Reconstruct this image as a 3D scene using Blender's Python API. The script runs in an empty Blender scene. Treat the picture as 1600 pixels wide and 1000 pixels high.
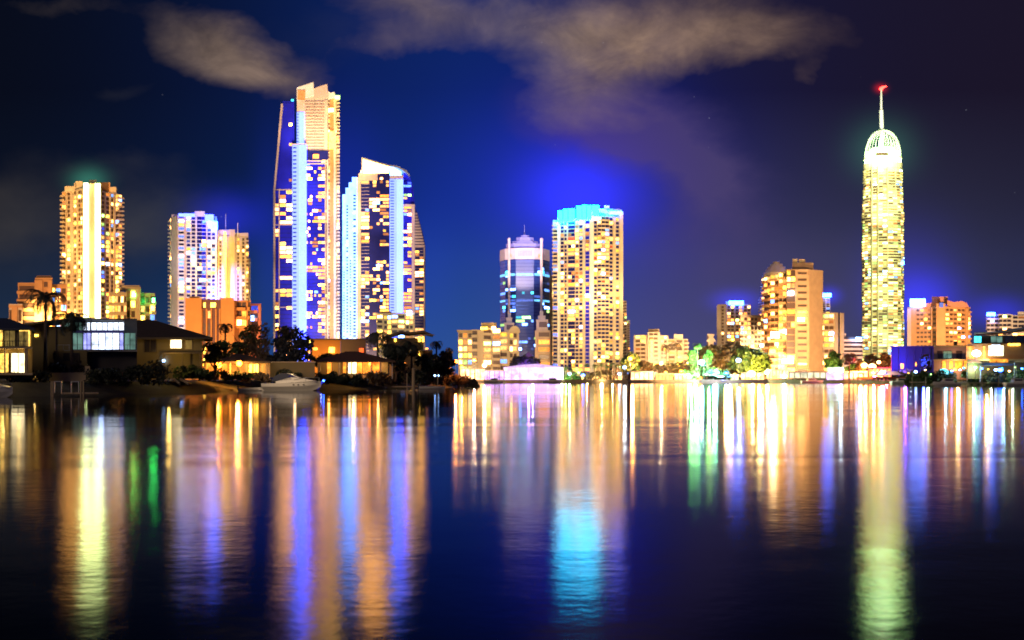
import bpy, bmesh, math, random
from mathutils import Vector, noise
from mathutils.geometry import tessellate_polygon
R = math.radians
F, HZ, CH = 1715.0, 590.0, 2.2      # focal length (px of a 1600 wide frame), horizon row, camera height
SC = bpy.context.scene
COL = SC.collection

# ---------------------------------------------------------------- camera
cd = bpy.data.cameras.new('camera'); cam = bpy.data.objects.new('camera', cd); COL.objects.link(cam)
cd.sensor_width = 36; cd.lens = 36 * F / 1600; cd.shift_y = (HZ - 500) / 1600
cd.clip_start = .5; cd.clip_end = 20000
cam.location = (0, 0, CH); cam.rotation_euler = (R(90), 0, 0)
SC.camera = cam
cd.dof.use_dof = True; cd.dof.focus_distance = 25; cd.dof.aperture_fstop = 1.4   # hand-focused on the near river: far lamps turn into soft points
SC.view_settings.view_transform = 'Standard'; SC.view_settings.look = 'None'
SC.view_settings.exposure = 0; SC.view_settings.gamma = 1
SC.cycles.use_denoising = True
SC.cycles.max_bounces = 5; SC.cycles.diffuse_bounces = 1; SC.cycles.glossy_bounces = 3
SC.cycles.transmission_bounces = 2; SC.cycles.transparent_max_bounces = 4
SC.cycles.caustics_reflective = False; SC.cycles.caustics_refractive = False
SC.cycles.sample_clamp_indirect = 30

# ---------------------------------------------------------------- world: night sky with lit cloud
world = bpy.data.worlds.new('World'); SC.world = world; world.use_nodes = True
nt = world.node_tree; nt.nodes.clear()
def nd(tree, typ, **kw):
    n = tree.nodes.new(typ)
    for k, v in kw.items(): setattr(n, k, v)
    return n
def setin(tree, sock, v):
    if hasattr(v, 'is_output') or isinstance(v, bpy.types.NodeSocket): tree.links.new(v, sock)
    else: sock.default_value = v
def M(tree, op, a, b=0.0, c=0.0, clamp=False):
    n = tree.nodes.new('ShaderNodeMath'); n.operation = op; n.use_clamp = clamp
    for i, v in enumerate((a, b, c)): setin(tree, n.inputs[i], v)
    return n.outputs[0]
def MIX(tree, f, a, b, blend='MIX'):
    n = tree.nodes.new('ShaderNodeMix'); n.data_type = 'RGBA'; n.blend_type = blend
    n.clamp_factor = False
    setin(tree, n.inputs[0], f); setin(tree, n.inputs[6], a); setin(tree, n.inputs[7], b)
    return n.outputs[2]
def c4(c): return (c[0], c[1], c[2], 1)
def s2l(r, g, b):
    f = lambda v: (v/255/12.92) if v/255 <= .04045 else ((v/255+.055)/1.055)**2.4
    return (f(r), f(g), f(b), 1)
tc = nd(nt, 'ShaderNodeTexCoord')
sep = nd(nt, 'ShaderNodeSeparateXYZ'); nt.links.new(tc.outputs['Generated'], sep.inputs[0])
yy = M(nt, 'MAXIMUM', M(nt, 'ABSOLUTE', sep.outputs[1]), .12)
U = M(nt, 'DIVIDE', sep.outputs[0], yy); V = M(nt, 'DIVIDE', sep.outputs[2], yy)
cmb = nd(nt, 'ShaderNodeCombineXYZ'); nt.links.new(U, cmb.inputs[0]); nt.links.new(V, cmb.inputs[1])
def wnoise(scale, detail, rough, warp=0, off=0):
    mp = nd(nt, 'ShaderNodeMapping'); nt.links.new(cmb.outputs[0], mp.inputs[0])
    mp.inputs[1].default_value = (off, off*.7, 0); mp.inputs[3].default_value = (1, 1.5, 1)
    n = nd(nt, 'ShaderNodeTexNoise'); nt.links.new(mp.outputs[0], n.inputs['Vector'])
    n.inputs['Scale'].default_value = scale; n.inputs['Detail'].default_value = detail
    n.inputs['Roughness'].default_value = rough; n.inputs['Distortion'].default_value = warp
    return n.outputs[0]
front = M(nt, 'MULTIPLY', M(nt, 'GREATER_THAN', sep.outputs[1], 0), 1)
def blob(px, py, a, b, ang=0, amp=1.0, p=1.0, U=None, V=None):
    U = globals()['U'] if U is None else U; V = globals()['V'] if V is None else V
    u0, v0, a, b = (px-800)/F, (HZ-py)/F, a/F, b/F
    du, dv = M(nt, 'SUBTRACT', U, u0), M(nt, 'SUBTRACT', V, v0)
    ca, sa = math.cos(R(ang)), math.sin(R(ang))
    x = M(nt, 'ADD', M(nt, 'MULTIPLY', du, ca/a), M(nt, 'MULTIPLY', dv, sa/a))
    y = M(nt, 'ADD', M(nt, 'MULTIPLY', du, -sa/b), M(nt, 'MULTIPLY', dv, ca/b))
    q = M(nt, 'ADD', M(nt, 'MULTIPLY', x, x), M(nt, 'MULTIPLY', y, y))
    if p != 1.0: q = M(nt, 'POWER', q, p)
    return M(nt, 'MULTIPLY', M(nt, 'EXPONENT', M(nt, 'MULTIPLY', q, -1.0)), amp)
def add(*a):
    r = a[0]
    for k in a[1:]: r = M(nt, 'ADD', r, k)
    return r
def ramp(tree, fac, stops, interp='EASE'):
    n = tree.nodes.new('ShaderNodeValToRGB'); n.color_ramp.interpolation = interp
    e = n.color_ramp.elements
    while len(e) > 1: e.remove(e[-1])
    e[0].position, e[0].color = stops[0]
    for p, c in stops[1:]:
        k = e.new(p); k.color = c
    tree.links.new(fac, n.inputs[0]); return n.outputs[0]
ux = M(nt, 'MULTIPLY_ADD', U, 1/.933, .5, clamp=True)
low = ramp(nt, ux, [(0, s2l(36, 50, 72)), (.22, s2l(28, 58, 100)), (.45, s2l(44, 90, 160)), (.58, s2l(70, 78, 140)), (.68, s2l(78, 76, 124)), (.82, s2l(72, 72, 102)), (1, s2l(42, 50, 96))], 'B_SPLINE')
mid = ramp(nt, ux, [(0, s2l(13, 20, 34)), (.22, s2l(11, 28, 62)), (.40, s2l(14, 48, 118)), (.5, s2l(20, 48, 130)), (.65, s2l(50, 48, 98)), (.82, s2l(52, 54, 78)), (1, s2l(38, 38, 62))], 'B_SPLINE')
top = ramp(nt, ux, [(0, s2l(8, 11, 22)), (.22, s2l(8, 18, 44)), (.42, s2l(13, 38, 104)), (.55, s2l(14, 32, 92)), (.70, s2l(24, 22, 48)), (1, s2l(27, 21, 38))], 'B_SPLINE')
f1 = M(nt, 'SMOOTH_MIN', M(nt, 'MULTIPLY', V, F/270), 1.0, .3, clamp=True)
f2 = M(nt, 'MULTIPLY', M(nt, 'SUBTRACT', V, 190/F), F/260, clamp=True)
sky = MIX(nt, f2, MIX(nt, f1, low, mid), top)
# blue bloom around the blue-lit roofs, painted into the sky colour
glow = add(blob(905, 305, 78, 62, 0, .85), blob(900, 290, 165, 120, 0, .24), blob(850, 270, 280, 170, 0, .05))
g2 = add(blob(352, 340, 52, 34, 0, .40), blob(1150, 470, 32, 15, 0, .6), blob(1296, 462, 16, 12, 0, .6), blob(1434, 470, 55, 40, 0, .70),
         blob(1560, 488, 42, 22, 0, .45), blob(1420, 440, 70, 80, 0, .16), blob(540, 300, 60, 120, 0, .14), blob(668, 420, 45, 120, 0, .08), blob(420, 380, 26, 150, 0, .10))
sky = MIX(nt, add(glow, g2), sky, (.022, .020, 1.0, 1), 'ADD')
grn = MIX(nt, blob(138, 282, 26, 18, 0, .5), sky, (.05, .35, .22, 1), 'ADD')  # green and red halos of the tower tops, also painted into the sky
grn = MIX(nt, blob(1378, 235, 46, 42, 0, .35), grn, (.05, .22, .13, 1), 'ADD')
sky = MIX(nt, blob(1376, 138, 8, 6, 0, .5), grn, (1.0, .01, .01, 1), 'ADD')
# clouds
n1 = wnoise(8, 6, .54, .4, 3.1); n2 = wnoise(3.6, 3, .5, .3, 7.7)
WU = M(nt, 'MULTIPLY_ADD', M(nt, 'SUBTRACT', wnoise(6, 5, .6, .2, 12.3), .5), .11, U); WV = M(nt, 'MULTIPLY_ADD', M(nt, 'SUBTRACT', wnoise(7, 5, .6, .2, 21.9), .5), .075, V)
def cb_(*a): return blob(*a, U=WU, V=WV)
nn = M(nt, 'MULTIPLY_ADD', M(nt, 'SUBTRACT', n1, .5), 1.9, M(nt, 'MULTIPLY', M(nt, 'SUBTRACT', n2, .5), 1.1))
ca = add(cb_(335, 66, 100, 50, -14, .95), cb_(420, 100, 95, 34, -16, .75), cb_(690, 10, 170, 36, -6, .72), cb_(1010, 40, 190, 66, 4, 1.05), cb_(1170, 66, 120, 36, 2, .75),
         cb_(945, 105, 120, 56, 24, .55), cb_(60, 12, 120, 26, 0, .40), cb_(1245, 122, 34, 18, 35, .5), cb_(640, 66, 110, 26, 8, .38), cb_(1000, 175, 130, 45, -10, .25))
cb = add(cb_(1040, 232, 150, 52, -20, .75), cb_(1125, 305, 72, 88, 10, .80), cb_(1010, 195, 130, 46, 0, .5), cb_(1190, 420, 200, 70, -8, .42), cb_(60, 345, 200, 76, 0, .75), cb_(240, 345, 90, 56, 0, .5),
         cb_(190, 262, 70, 24, 0, .35), cb_(900, 150, 120, 60, 0, .35), cb_(190, 135, 50, 18, 0, .3), cb_(500, 60, 160, 60, 0, .22))
da = M(nt, 'MULTIPLY', M(nt, 'SUBTRACT', M(nt, 'MULTIPLY_ADD', nn, M(nt, 'MULTIPLY_ADD', ca, .75, .22), ca), .22), .85, clamp=True)
da = M(nt, 'MULTIPLY', da, M(nt, 'MULTIPLY', M(nt, 'GREATER_THAN', V, 0), front))
db = M(nt, 'MULTIPLY', M(nt, 'SUBTRACT', M(nt, 'MULTIPLY_ADD', nn, M(nt, 'MULTIPLY_ADD', cb, .6, .15), cb), .10), 1.25, clamp=True)
da = M(nt, 'SMOOTH_MIN', da, 1.0, .2); db = M(nt, 'POWER', db, 1.2)
ccol = ramp(nt, ux, [(0, s2l(78, 70, 66)), (.3, s2l(122, 102, 92)), (.5, s2l(124, 108, 108)), (.62, s2l(142, 116, 98)), (.85, s2l(92, 72, 70))], 'LINEAR')
sky = MIX(nt, M(nt, 'MULTIPLY', db, .95), sky, MIX(nt, .30, ramp(nt, ux, [(0, s2l(66, 62, 60)), (.3, s2l(56, 62, 78)), (.55, s2l(80, 60, 126)), (.7, s2l(80, 68, 112)), (1, s2l(60, 50, 80))], 'LINEAR'), sky))
tex = M(nt, 'MULTIPLY_ADD', M(nt, 'SUBTRACT', wnoise(17, 6, .62, .5, 33.0), .5), 1.6, 1.04)
vm = nd(nt, 'ShaderNodeVectorMath', operation='SCALE'); nt.links.new(ccol, vm.inputs[0]); nt.links.new(tex, vm.inputs['Scale'])
sky = MIX(nt, M(nt, 'MULTIPLY', da, M(nt, 'MULTIPLY_ADD', tex, .35, .62), clamp=True), sky, vm.outputs[0])
# stars
vor = nd(nt, 'ShaderNodeTexVoronoi'); nt.links.new(tc.outputs['Generated'], vor.inputs['Vector']); vor.inputs['Scale'].default_value = 75
st = M(nt, 'MULTIPLY', M(nt, 'LESS_THAN', vor.outputs['Distance'], .032), M(nt, 'GREATER_THAN', nd(nt, 'ShaderNodeSeparateColor').outputs[0], 2))
sc_ = nd(nt, 'ShaderNodeSeparateColor'); nt.links.new(vor.outputs['Color'], sc_.inputs[0])
st = M(nt, 'MULTIPLY', M(nt, 'LESS_THAN', vor.outputs['Distance'], .045), M(nt, 'MULTIPLY', M(nt, 'GREATER_THAN', sc_.outputs[0], .8), M(nt, 'MULTIPLY', sc_.outputs[1], .10)))
st = M(nt, 'MULTIPLY', st, M(nt, 'GREATER_THAN', sep.outputs[2], .08))
sky = MIX(nt, st, sky, (.8, .85, 1, 1), 'ADD')
bg = nd(nt, 'ShaderNodeBackground'); nt.links.new(sky, bg.inputs[0]); bg.inputs[1].default_value = 1.0
nt.links.new(bg.outputs[0], nd(nt, 'ShaderNodeOutputWorld').inputs[0])

# ---------------------------------------------------------------- the one distant light: warm fill sun added behind the camera for facades
sd = bpy.data.lights.new('facade_fill', 'SUN'); sd.energy = .5; sd.angle = R(25); sd.color = (1, .74, .5)
so = bpy.data.objects.new('facade_fill', sd); COL.objects.link(so); so.rotation_euler = (R(62), 0, R(-28))
# ---------------------------------------------------------------- helpers
def X(px, Y): return (px-800)/F*Y
def Z(py, Y): return CH + (HZ-py)/F*Y
def P2(px, Y): return Vector((X(px, Y), Y))
MATS = {}
def paint(name, col, rough=.75, var=.12, scale=.35, metal=0.0):
    if name in MATS: return MATS[name]
    m = bpy.data.materials.new(name); m.use_nodes = True; t = m.node_tree; b = t.nodes['Principled BSDF']
    g = nd(t, 'ShaderNodeNewGeometry'); n = nd(t, 'ShaderNodeTexNoise'); n.inputs['Scale'].default_value = scale; n.inputs['Detail'].default_value = 5
    t.links.new(g.outputs['Position'], n.inputs['Vector'])
    lo = c4([c*(1-var*2) for c in col]); hi = c4([min(1, c*(1+var*2)) for c in col])
    t.links.new(MIX(t, n.outputs[0], lo, hi), b.inputs['Base Color'])
    b.inputs['Roughness'].default_value = rough; b.inputs['Metallic'].default_value = metal
    MATS[name] = m; return m
def emis(name, col, s, var=.5, scale=1.3, sample=False, ysc=1.0):
    if name in MATS: return MATS[name]
    m = bpy.data.materials.new(name); m.use_nodes = True; t = m.node_tree; b = t.nodes['Principled BSDF']
    g = nd(t, 'ShaderNodeNewGeometry'); n = nd(t, 'ShaderNodeTexNoise'); n.inputs['Scale'].default_value = scale; n.inputs['Detail'].default_value = 2
    mp = nd(t, 'ShaderNodeMapping'); mp.inputs[3].default_value = (1, 1, ysc)
    t.links.new(g.outputs['Position'], mp.inputs[0]); t.links.new(mp.outputs[0], n.inputs['Vector'])
    b.inputs['Base Color'].default_value = c4([c*.25 for c in col]); b.inputs['Emission Color'].default_value = c4(col)
    t.links.new(M(t, 'MULTIPLY', M(t, 'MAXIMUM', M(t, 'MULTIPLY_ADD', M(t, 'SUBTRACT', n.outputs[0], .5), var*5, 1.0, clamp=False), .06), s), b.inputs['Emission Strength'])
    m.cycles.emission_sampling = 'AUTO' if sample else 'NONE'
    MATS[name] = m; return m
def leafmat(name, col, var=.35):
    if name in MATS: return MATS[name]
    m = paint(name, col, .6, var, .9); return m
# walls
CREAM = paint('cream_render', (.50, .40, .28)); ORANGE = paint('orange_render', (.46, .24, .09)); WHITE = paint('white_render', (.62, .60, .58))
PINK = paint('pink_render', (.50, .38, .33)); CORAL = paint('coral_render', (.48, .20, .12)); SAND = paint('sand_render', (.44, .33, .20))
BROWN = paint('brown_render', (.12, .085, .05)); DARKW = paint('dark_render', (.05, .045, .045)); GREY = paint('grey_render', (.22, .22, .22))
ROOF = paint('roof_tile', (.045, .032, .028), .7, .3, 2.0); SLATE = paint('blue_tile', (.02, .03, .07)); TIMB = paint('timber', (.10, .06, .035), .7, .3, 3)
METAL = paint('metal', (.35, .35, .36), .4, .1, 1, .6); BLACKM = paint('dark_metal', (.02, .02, .025), .5)
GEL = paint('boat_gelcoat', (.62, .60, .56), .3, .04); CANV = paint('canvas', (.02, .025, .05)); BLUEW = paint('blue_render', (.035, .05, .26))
GLB = paint('blue_glass', (.010, .012, .50), .25, .35, .06); GLD = paint('dark_glass', (.035, .028, .04), .2, .3, .08); GLP = paint('purple_glass', (.010, .012, .12), .22, .3, .08)  # blue and purple base colours stand in for reflected sky and bloom
GLN = paint('navy_glass', (.014, .035, .16), .4, .3, .08); GLW = paint('brown_glass', (.09, .05, .03), .3, .3, .1)
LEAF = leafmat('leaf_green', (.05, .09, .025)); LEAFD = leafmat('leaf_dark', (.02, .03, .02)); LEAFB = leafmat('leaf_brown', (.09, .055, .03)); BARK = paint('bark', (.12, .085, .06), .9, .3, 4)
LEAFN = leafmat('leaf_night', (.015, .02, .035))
# light
E_WW = emis('light_warm_white', (1, .44, .12), 9); E_W = emis('light_warm', (1, .30, .04), 5); E_Y = emis('light_yellow', (1, .56, .06), 6.5)
E_C = emis('light_cool', (.15, .36, 1), 9); E_G = emis('light_green_white', (.50, 1, .22), 5); E_B = emis('light_blue', (.04, .10, 1), 4)
E_DW = emis('light_dim_warm', (1, .36, .09), .7); E_DC = emis('light_dim_cool', (.14, .26, 1), .6); E_DR = emis('light_red_curtain', (1, .12, .05), 1.2)
E_HOT = emis('light_very_bright', (1, .50, .17), 20); E_HOTC = emis('light_very_bright_cool', (.28, .50, 1), 18)
E_LEDW = emis('led_white', (.78, 1, .36), 13, .1); E_LEDB = emis('led_blue', (.045, .07, 1), 13, .12); E_LEDL = emis('led_pale_blue', (.16, .24, 1), 2.6, .15)
E_CY = emis('led_cyan', (.004, .60, 1), 34, .15, sample=True); E_GRN = emis('lamp_green', (.05, 1, .15), 80, .1); E_ROOFY = emis('roof_light_yellow', (1, .42, .07), 26, .12)
E_RED = emis('beacon_red', (1, .03, .02), 14, .1); E_QY = emis('tower_yellow', (.95, .78, .20), 3.2, .3, .5); E_QT = emis('tower_crown_light', (.45, 1, .30), 22, .1)
E_OR = emis('lamp_sodium', (1, .17, .008), 60, .05); E_PUR = emis('light_purple', (.6, .2, 1), 4.0, .3); E_LBL = emis('roof_blue', (.02, .09, 1), 45, .2)
E_SHOP = emis('shop_light', (1, .50, .20), 4.6, .6, .6); E_SHOPL = emis('marquee_light', (.70, .38, 1), 2.4, .5, .4); E_TQ = emis('light_turquoise', (.05, .65, .8), 4, .3); E_FLB = emis('office_floor_blue', (.16, .55, .9), 1.5, .5)
PAL = dict(
 warm=[(E_WW, 5), (E_W, 3), (E_Y, 3), (E_DW, 2), (E_C, .6)],
 mixed=[(E_WW, 5), (E_W, 2), (E_Y, 2), (E_DW, 1.5), (E_C, 1.2), (E_G, .8)],
 cool=[(E_C, 5), (E_G, 1.6), (E_WW, 2), (E_B, 3), (E_Y, 1.4), (E_DC, 1)],
 glass=[(E_WW, 6), (E_Y, 2), (E_W, 1.6), (E_DW, 1.6), (E_C, .5)],
 chev=[(E_WW, 5), (E_W, 1.2), (E_Y, 3), (E_DW, 2), (E_DR, .6), (E_C, 1.2)],
 q=[(E_QY, 7), (E_G, 2.0), (E_WW, 2.4), (E_C, .8)],
 office=[(E_C, 3), (E_TQ, .6), (E_G, .6), (E_DC, 3)],
 blue=[(E_B, 3), (E_DC, 2), (E_C, 1)])
LEV = {}
def level(m, k):
    if k == 1: return m
    key = (m.name, k)
    if key not in LEV:
        c = m.copy(); c.name = m.name+('_dimmer' if k < 1 else '_brighter'); LEV[key] = c
        for n in c.node_tree.nodes:
            if n.type == 'MATH' and n.operation == 'MULTIPLY' and n.outputs[0].is_linked and n.outputs[0].links[0].to_node.type == 'BSDF_PRINCIPLED': n.inputs[1].default_value *= k
        c.cycles.emission_sampling = 'NONE'
    return LEV[key]
def pick(pal, rnd): return level(pick0(pal, rnd), rnd.choice((.22, .22, .5, 1, 1, 1.9)))
def pick0(pal, rnd):
    L = PAL[pal]; s = rnd.random()*sum(w for _, w in L)
    for m, w in L:
        s -= w
        if s <= 0: return m
    return L[0][0]

class MB:
    def __init__(s): s.v = []; s.f = []; s.mi = []; s.ms = []
    def mat(s, m):
        if m not in s.ms: s.ms.append(m)
        return s.ms.index(m)
    def add(s, vs, fs, m=None):
        b = len(s.v); s.v += [tuple(v) for v in vs]; s.f += [tuple(b+i for i in f) for f in fs]
        k = s.mat(m) if m else 0; s.mi += [k]*len(fs)
    def box(s, x0, x1, y0, y1, z0, z1, m=None):
        s.add([(x0,y0,z0),(x1,y0,z0),(x1,y1,z0),(x0,y1,z0),(x0,y0,z1),(x1,y0,z1),(x1,y1,z1),(x0,y1,z1)],
              [(0,3,2,1),(4,5,6,7),(0,1,5,4),(1,2,6,5),(2,3,7,6),(3,0,4,7)], m)
    def obox(s, A, u, n, x0, x1, d0, d1, z0, z1, m=None):       # along u from A, from depth d0 to d1 along outward normal n
        q = lambda x, d, z: (A[0]+u[0]*x+n[0]*d, A[1]+u[1]*x+n[1]*d, z)
        s.add([q(x0,d1,z0),q(x1,d1,z0),q(x1,d0,z0),q(x0,d0,z0),q(x0,d1,z1),q(x1,d1,z1),q(x1,d0,z1),q(x0,d0,z1)],
              [(0,3,2,1),(4,5,6,7),(0,1,5,4),(1,2,6,5),(2,3,7,6),(3,0,4,7)], m)
    def prism(s, pts, z0, z1, m=None):                          # pts counter-clockwise from above
        n = len(pts); vs = [(p[0],p[1],z0) for p in pts]+[(p[0],p[1],z1) for p in pts]
        s.add(vs, [tuple(range(n-1,-1,-1)), tuple(range(n,2*n))]+[(i,(i+1)%n,n+(i+1)%n,n+i) for i in range(n)], m)
    def xz(s, pts, y0, y1, m=None):                             # outline in x,z extruded from y0 to y1 (counter-clockwise as seen from the camera)
        n = len(pts); dx = (y1-y0)*sum(p[0] for p in pts)/n/y0 if y0 > 100 else 0; vs = [(p[0],y0,p[1]) for p in pts]+[(p[0]+dx,y1,p[1]) for p in pts]
        s.add(vs, [tuple(range(n)), tuple(range(2*n-1,n-1,-1))]+[(i,n+i,n+(i+1)%n,(i+1)%n) for i in range(n)], m)
    def tube(s, pts, rs, k=8, m=None):
        rings = []
        for i, p in enumerate(pts):
            p = Vector(p); a = Vector(pts[max(i-1,0)]); b = Vector(pts[min(i+1,len(pts)-1)]); t = (b-a).normalized()
            e = t.cross(Vector((0,1,0)) if abs(t.y) < .9 else Vector((1,0,0))).normalized(); g = t.cross(e)
            r = rs[i] if hasattr(rs, '__len__') else rs
            rings.append([p+(e*math.cos(2*math.pi*j/k)+g*math.sin(2*math.pi*j/k))*r for j in range(k)])
        vs = [v for r in rings for v in r]; fs = []
        for i in range(len(pts)-1):
            for j in range(k):
                fs.append((i*k+j, (i+1)*k+j, (i+1)*k+(j+1)%k, i*k+(j+1)%k))
        fs += [tuple(range(k)), tuple(reversed([len(vs)-k+j for j in range(k)]))]
        s.add(vs, fs, m)
    def ball(s, c, rx, ry, rz, m=None, nu=10, nv=6):
        vs = [(c[0],c[1],c[2]-rz)]
        for i in range(1, nv):
            a = -math.pi/2+math.pi*i/nv
            for j in range(nu):
                b = 2*math.pi*j/nu; vs.append((c[0]+rx*math.cos(a)*math.cos(b), c[1]+ry*math.cos(a)*math.sin(b), c[2]+rz*math.sin(a)))
        vs.append((c[0],c[1],c[2]+rz)); fs = []
        for j in range(nu): fs.append((0, 1+(j+1)%nu, 1+j))
        for i in range(nv-2):
            for j in range(nu):
                a = 1+i*nu; fs.append((a+j, a+(j+1)%nu, a+nu+(j+1)%nu, a+nu+j))
        L = len(vs)-1; a = 1+(nv-2)*nu
        for j in range(nu): fs.append((a+j, a+(j+1)%nu, L))
        s.add(vs, fs, m)
    def build(s, name, m=None, parent=None, stuff=False):
        me = bpy.data.meshes.new(name); o = Vector((0,0,0)) if parent is None else parent_loc(parent)
        me.from_pydata([(v[0]-o.x, v[1]-o.y, v[2]-o.z) for v in s.v], [], s.f)
        if s.ms:
            for k in s.ms: me.materials.append(k)
            me.polygons.foreach_set('material_index', s.mi)
        else: me.materials.append(m)
        me.update()
        ob = bpy.data.objects.new(name, me); COL.objects.link(ob)
        if parent: ob.parent = parent
        if stuff: ob['kind'] = 'stuff'
        return ob
def parent_loc(p):
    v = Vector((0,0,0))
    while p: v += p.location; p = p.parent
    return v
def tag(o, label, cat, group=None):
    o['label'] = label; o['category'] = cat
    if group: o['group'] = group
    return o
def struct(name, mb, m):
    o = mb.build(name, m); o['kind'] = 'structure'; return o
UNIT = {}
def unitbox(name, w, d, h, m):
    key = (name, round(w,2), round(d,2), round(h,2), m.name)
    if key not in UNIT:
        b = MB(); b.box(-w/2, w/2, -d/2, d/2, -h/2, h/2); me = bpy.data.meshes.new(name)
        me.from_pydata(b.v, [], b.f); me.materials.append(m); UNIT[key] = me
    return UNIT[key]

class Thing:
    def __init__(s, name, label, cat, loc, group=None):
        s.r = bpy.data.objects.new(name, None); COL.objects.link(s.r); s.r.location = loc; s.r.empty_display_size = 1
        tag(s.r, label, cat, group); s.win = []; s.bal = []
    def part(s, name, mb, m=None, parent=None, stuff=False): return mb.build(name, m, parent or s.r, stuff)
    def vol(s, name, pts, z0, z1, m):
        # the side walls run back along the street's own direction, not square to the river
        fr = [Vector(p) for p in pts]; yf = min(p.y for p in fr); sx = sum(p.x for p in fr)/len(fr)/yf
        if yf > 100:
            for k in (-1, -2):
                for q in fr[:-2]:
                    if abs(fr[k].x-q.x) < 1e-4 and fr[k].y > q.y+1: fr[k] = Vector((fr[k].x+(fr[k].y-q.y)*sx, fr[k].y)); break
        pts = fr; b = MB(); b.prism(pts, z0, z1); return s.part(name, b, m)
    def slab(s, name, px0, px1, py0, py1, Y, d, m, parent=None):         # box given by picture columns/rows at distance Y
        b = MB(); x0, x1 = X(px0,Y), X(px1,Y); dx = d*(x0+x1)/2/Y; b.prism([(x0,Y),(x1,Y),(x1+dx,Y+d),(x0+dx,Y+d)], Z(py1,Y), Z(py0,Y)); return s.part(name, b, m, parent)
    def facade(s, A, B, z0, z1, n, cols, p=.35, pal='warm', seed=1, trim=CREAM, glass=GLD, wh=.62, dark=GLD, bd=1.3, rail=None, slabs=None, thr=.8):
        rnd = random.Random(seed); A = Vector(A); B = Vector(B); L = (B-A).length; u = (B-A)/L; nn = Vector((u.y, -u.x)); ang = math.atan2(u.y, u.x)
        tot = sum(c[1] for c in cols); x = 0.0; fh = (z1-z0)/n; rail = rail or trim
        litrow = [rnd.gauss(0, .12) for _ in range(n)]
        def place(x0, x1, za, zb, d, m):
            c = A+u*((x0+x1)/2)+nn*d; s.win.append((c.x, c.y, (za+zb)/2, ang, x1-x0, zb-za, m))
        for ci, c in enumerate(cols):
            t, w = c[0], c[1]; o = c[2] if len(c) > 2 else {}; x0, x1 = x/tot*L, (x+w)/tot*L; x += w; w_ = x1-x0
            pp, pl = o.get('p', p), o.get('pal', pal)
            def lit(i):
                v = rnd.random() - .75*noise.noise((ci*.6+seed, i*.28, seed*1.7)) - litrow[i]
                return v < pp
            ra, rb = o.get('r', (0, n))
            ra, rb = max(0, ra), min(n, rb)
            if t == 'P': b = MB(); b.obox(A,u,nn,x0,x1,-.3,o.get('d',.7),z0,z1+o.get('up',0)); s.part('pier', b, o.get('m', trim))
            elif t == 'L':
                b = MB(); b.obox(A,u,nn,x0,x1,-.3,.5,z0+ra*fh,z0+rb*fh); s.part('light_strip', b, o.get('m', E_LEDB))
                if o.get('ticks', 1):
                    b = MB()
                    for i in range(ra, rb): b.obox(A,u,nn,x0+w_*.12,x0+w_*.62,.4,.75,z0+i*fh+fh*.1,z0+i*fh+fh*.42)
                    s.part('strip_louvres', b, o.get('tm', PINK))
            elif t == 'W':
                nw = o.get('n', 1); cw = w_/nw
                for k in range(nw):
                    for i in range(ra, rb):
                        l = lit(i); m = pick(pl, rnd) if l else o.get('dark', dark)
                        za = z0+i*fh+fh*(.5-wh/2); place(x0+cw*k+cw*.14, x0+cw*(k+1)-cw*.14, za, za+fh*wh, .06, m)
            elif t == 'G':
                b = MB(); b.obox(A,u,nn,x0+.02,x1-.02,-.3,.10,z0+ra*fh,z0+rb*fh); s.part('curtain_wall', b, o.get('g', glass))
                nw = o.get('n', 2); cw = w_/nw
                for i in range(ra, rb):
                    k = 0
                    while k < nw:
                        if lit(i):
                            run = 1
                            while k+run < nw and rnd.random() < .45: run += 1
                            place(x0+cw*k+cw*.08, x0+cw*(k+run)-cw*.08, z0+i*fh+fh*.22, z0+i*fh+fh*.9, .16, pick(pl, rnd)); k += run
                        else: k += 1
                if o.get('lines', 1):
                    b = MB()
                    for i in range(ra, rb+1): b.obox(A,u,nn,x0,x1,.05,.22,z0+i*fh-fh*.04,z0+i*fh+fh*.06)
                    s.part('floor_lines', b, o.get('lm', GLP))
            elif t == 'B':
                nw = o.get('n', 1); cw = w_/nw
                for i in range(ra, rb):
                    for k in range(nw):
                        l = lit(i)
                        if l: place(x0+cw*k+cw*.08, x0+cw*(k+1)-cw*.08, z0+i*fh+fh*.08, z0+i*fh+fh*.92, .05, pick(pl, rnd))
                        else: place(x0+cw*k+cw*.08, x0+cw*(k+1)-cw*.08, z0+i*fh+fh*.08, z0+i*fh+fh*.92, .05, o.get('dark', dark))
                    s.bal.append((A, u, nn, x0, x1, o.get('d', bd), z0+i*fh, z0+i*fh+fh*o.get('rh', .34), o.get('m', rail)))
            elif t == 'H':
                b = MB()
                for i in range(ra, rb): b.obox(A,u,nn,x0,x1,-.2,o.get('d',.9),z0+i*fh,z0+i*fh+fh*o.get('rh',.5))
                s.part('wall_ribs', b, o.get('m', trim))
        if slabs:
            b = MB()
            for i in range(n+1): b.obox(A,u,nn,0,L,-.2,slabs,z0+i*fh-fh*.07,z0+i*fh+fh*.07)
            s.part('floor_slabs', b, trim)
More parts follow.
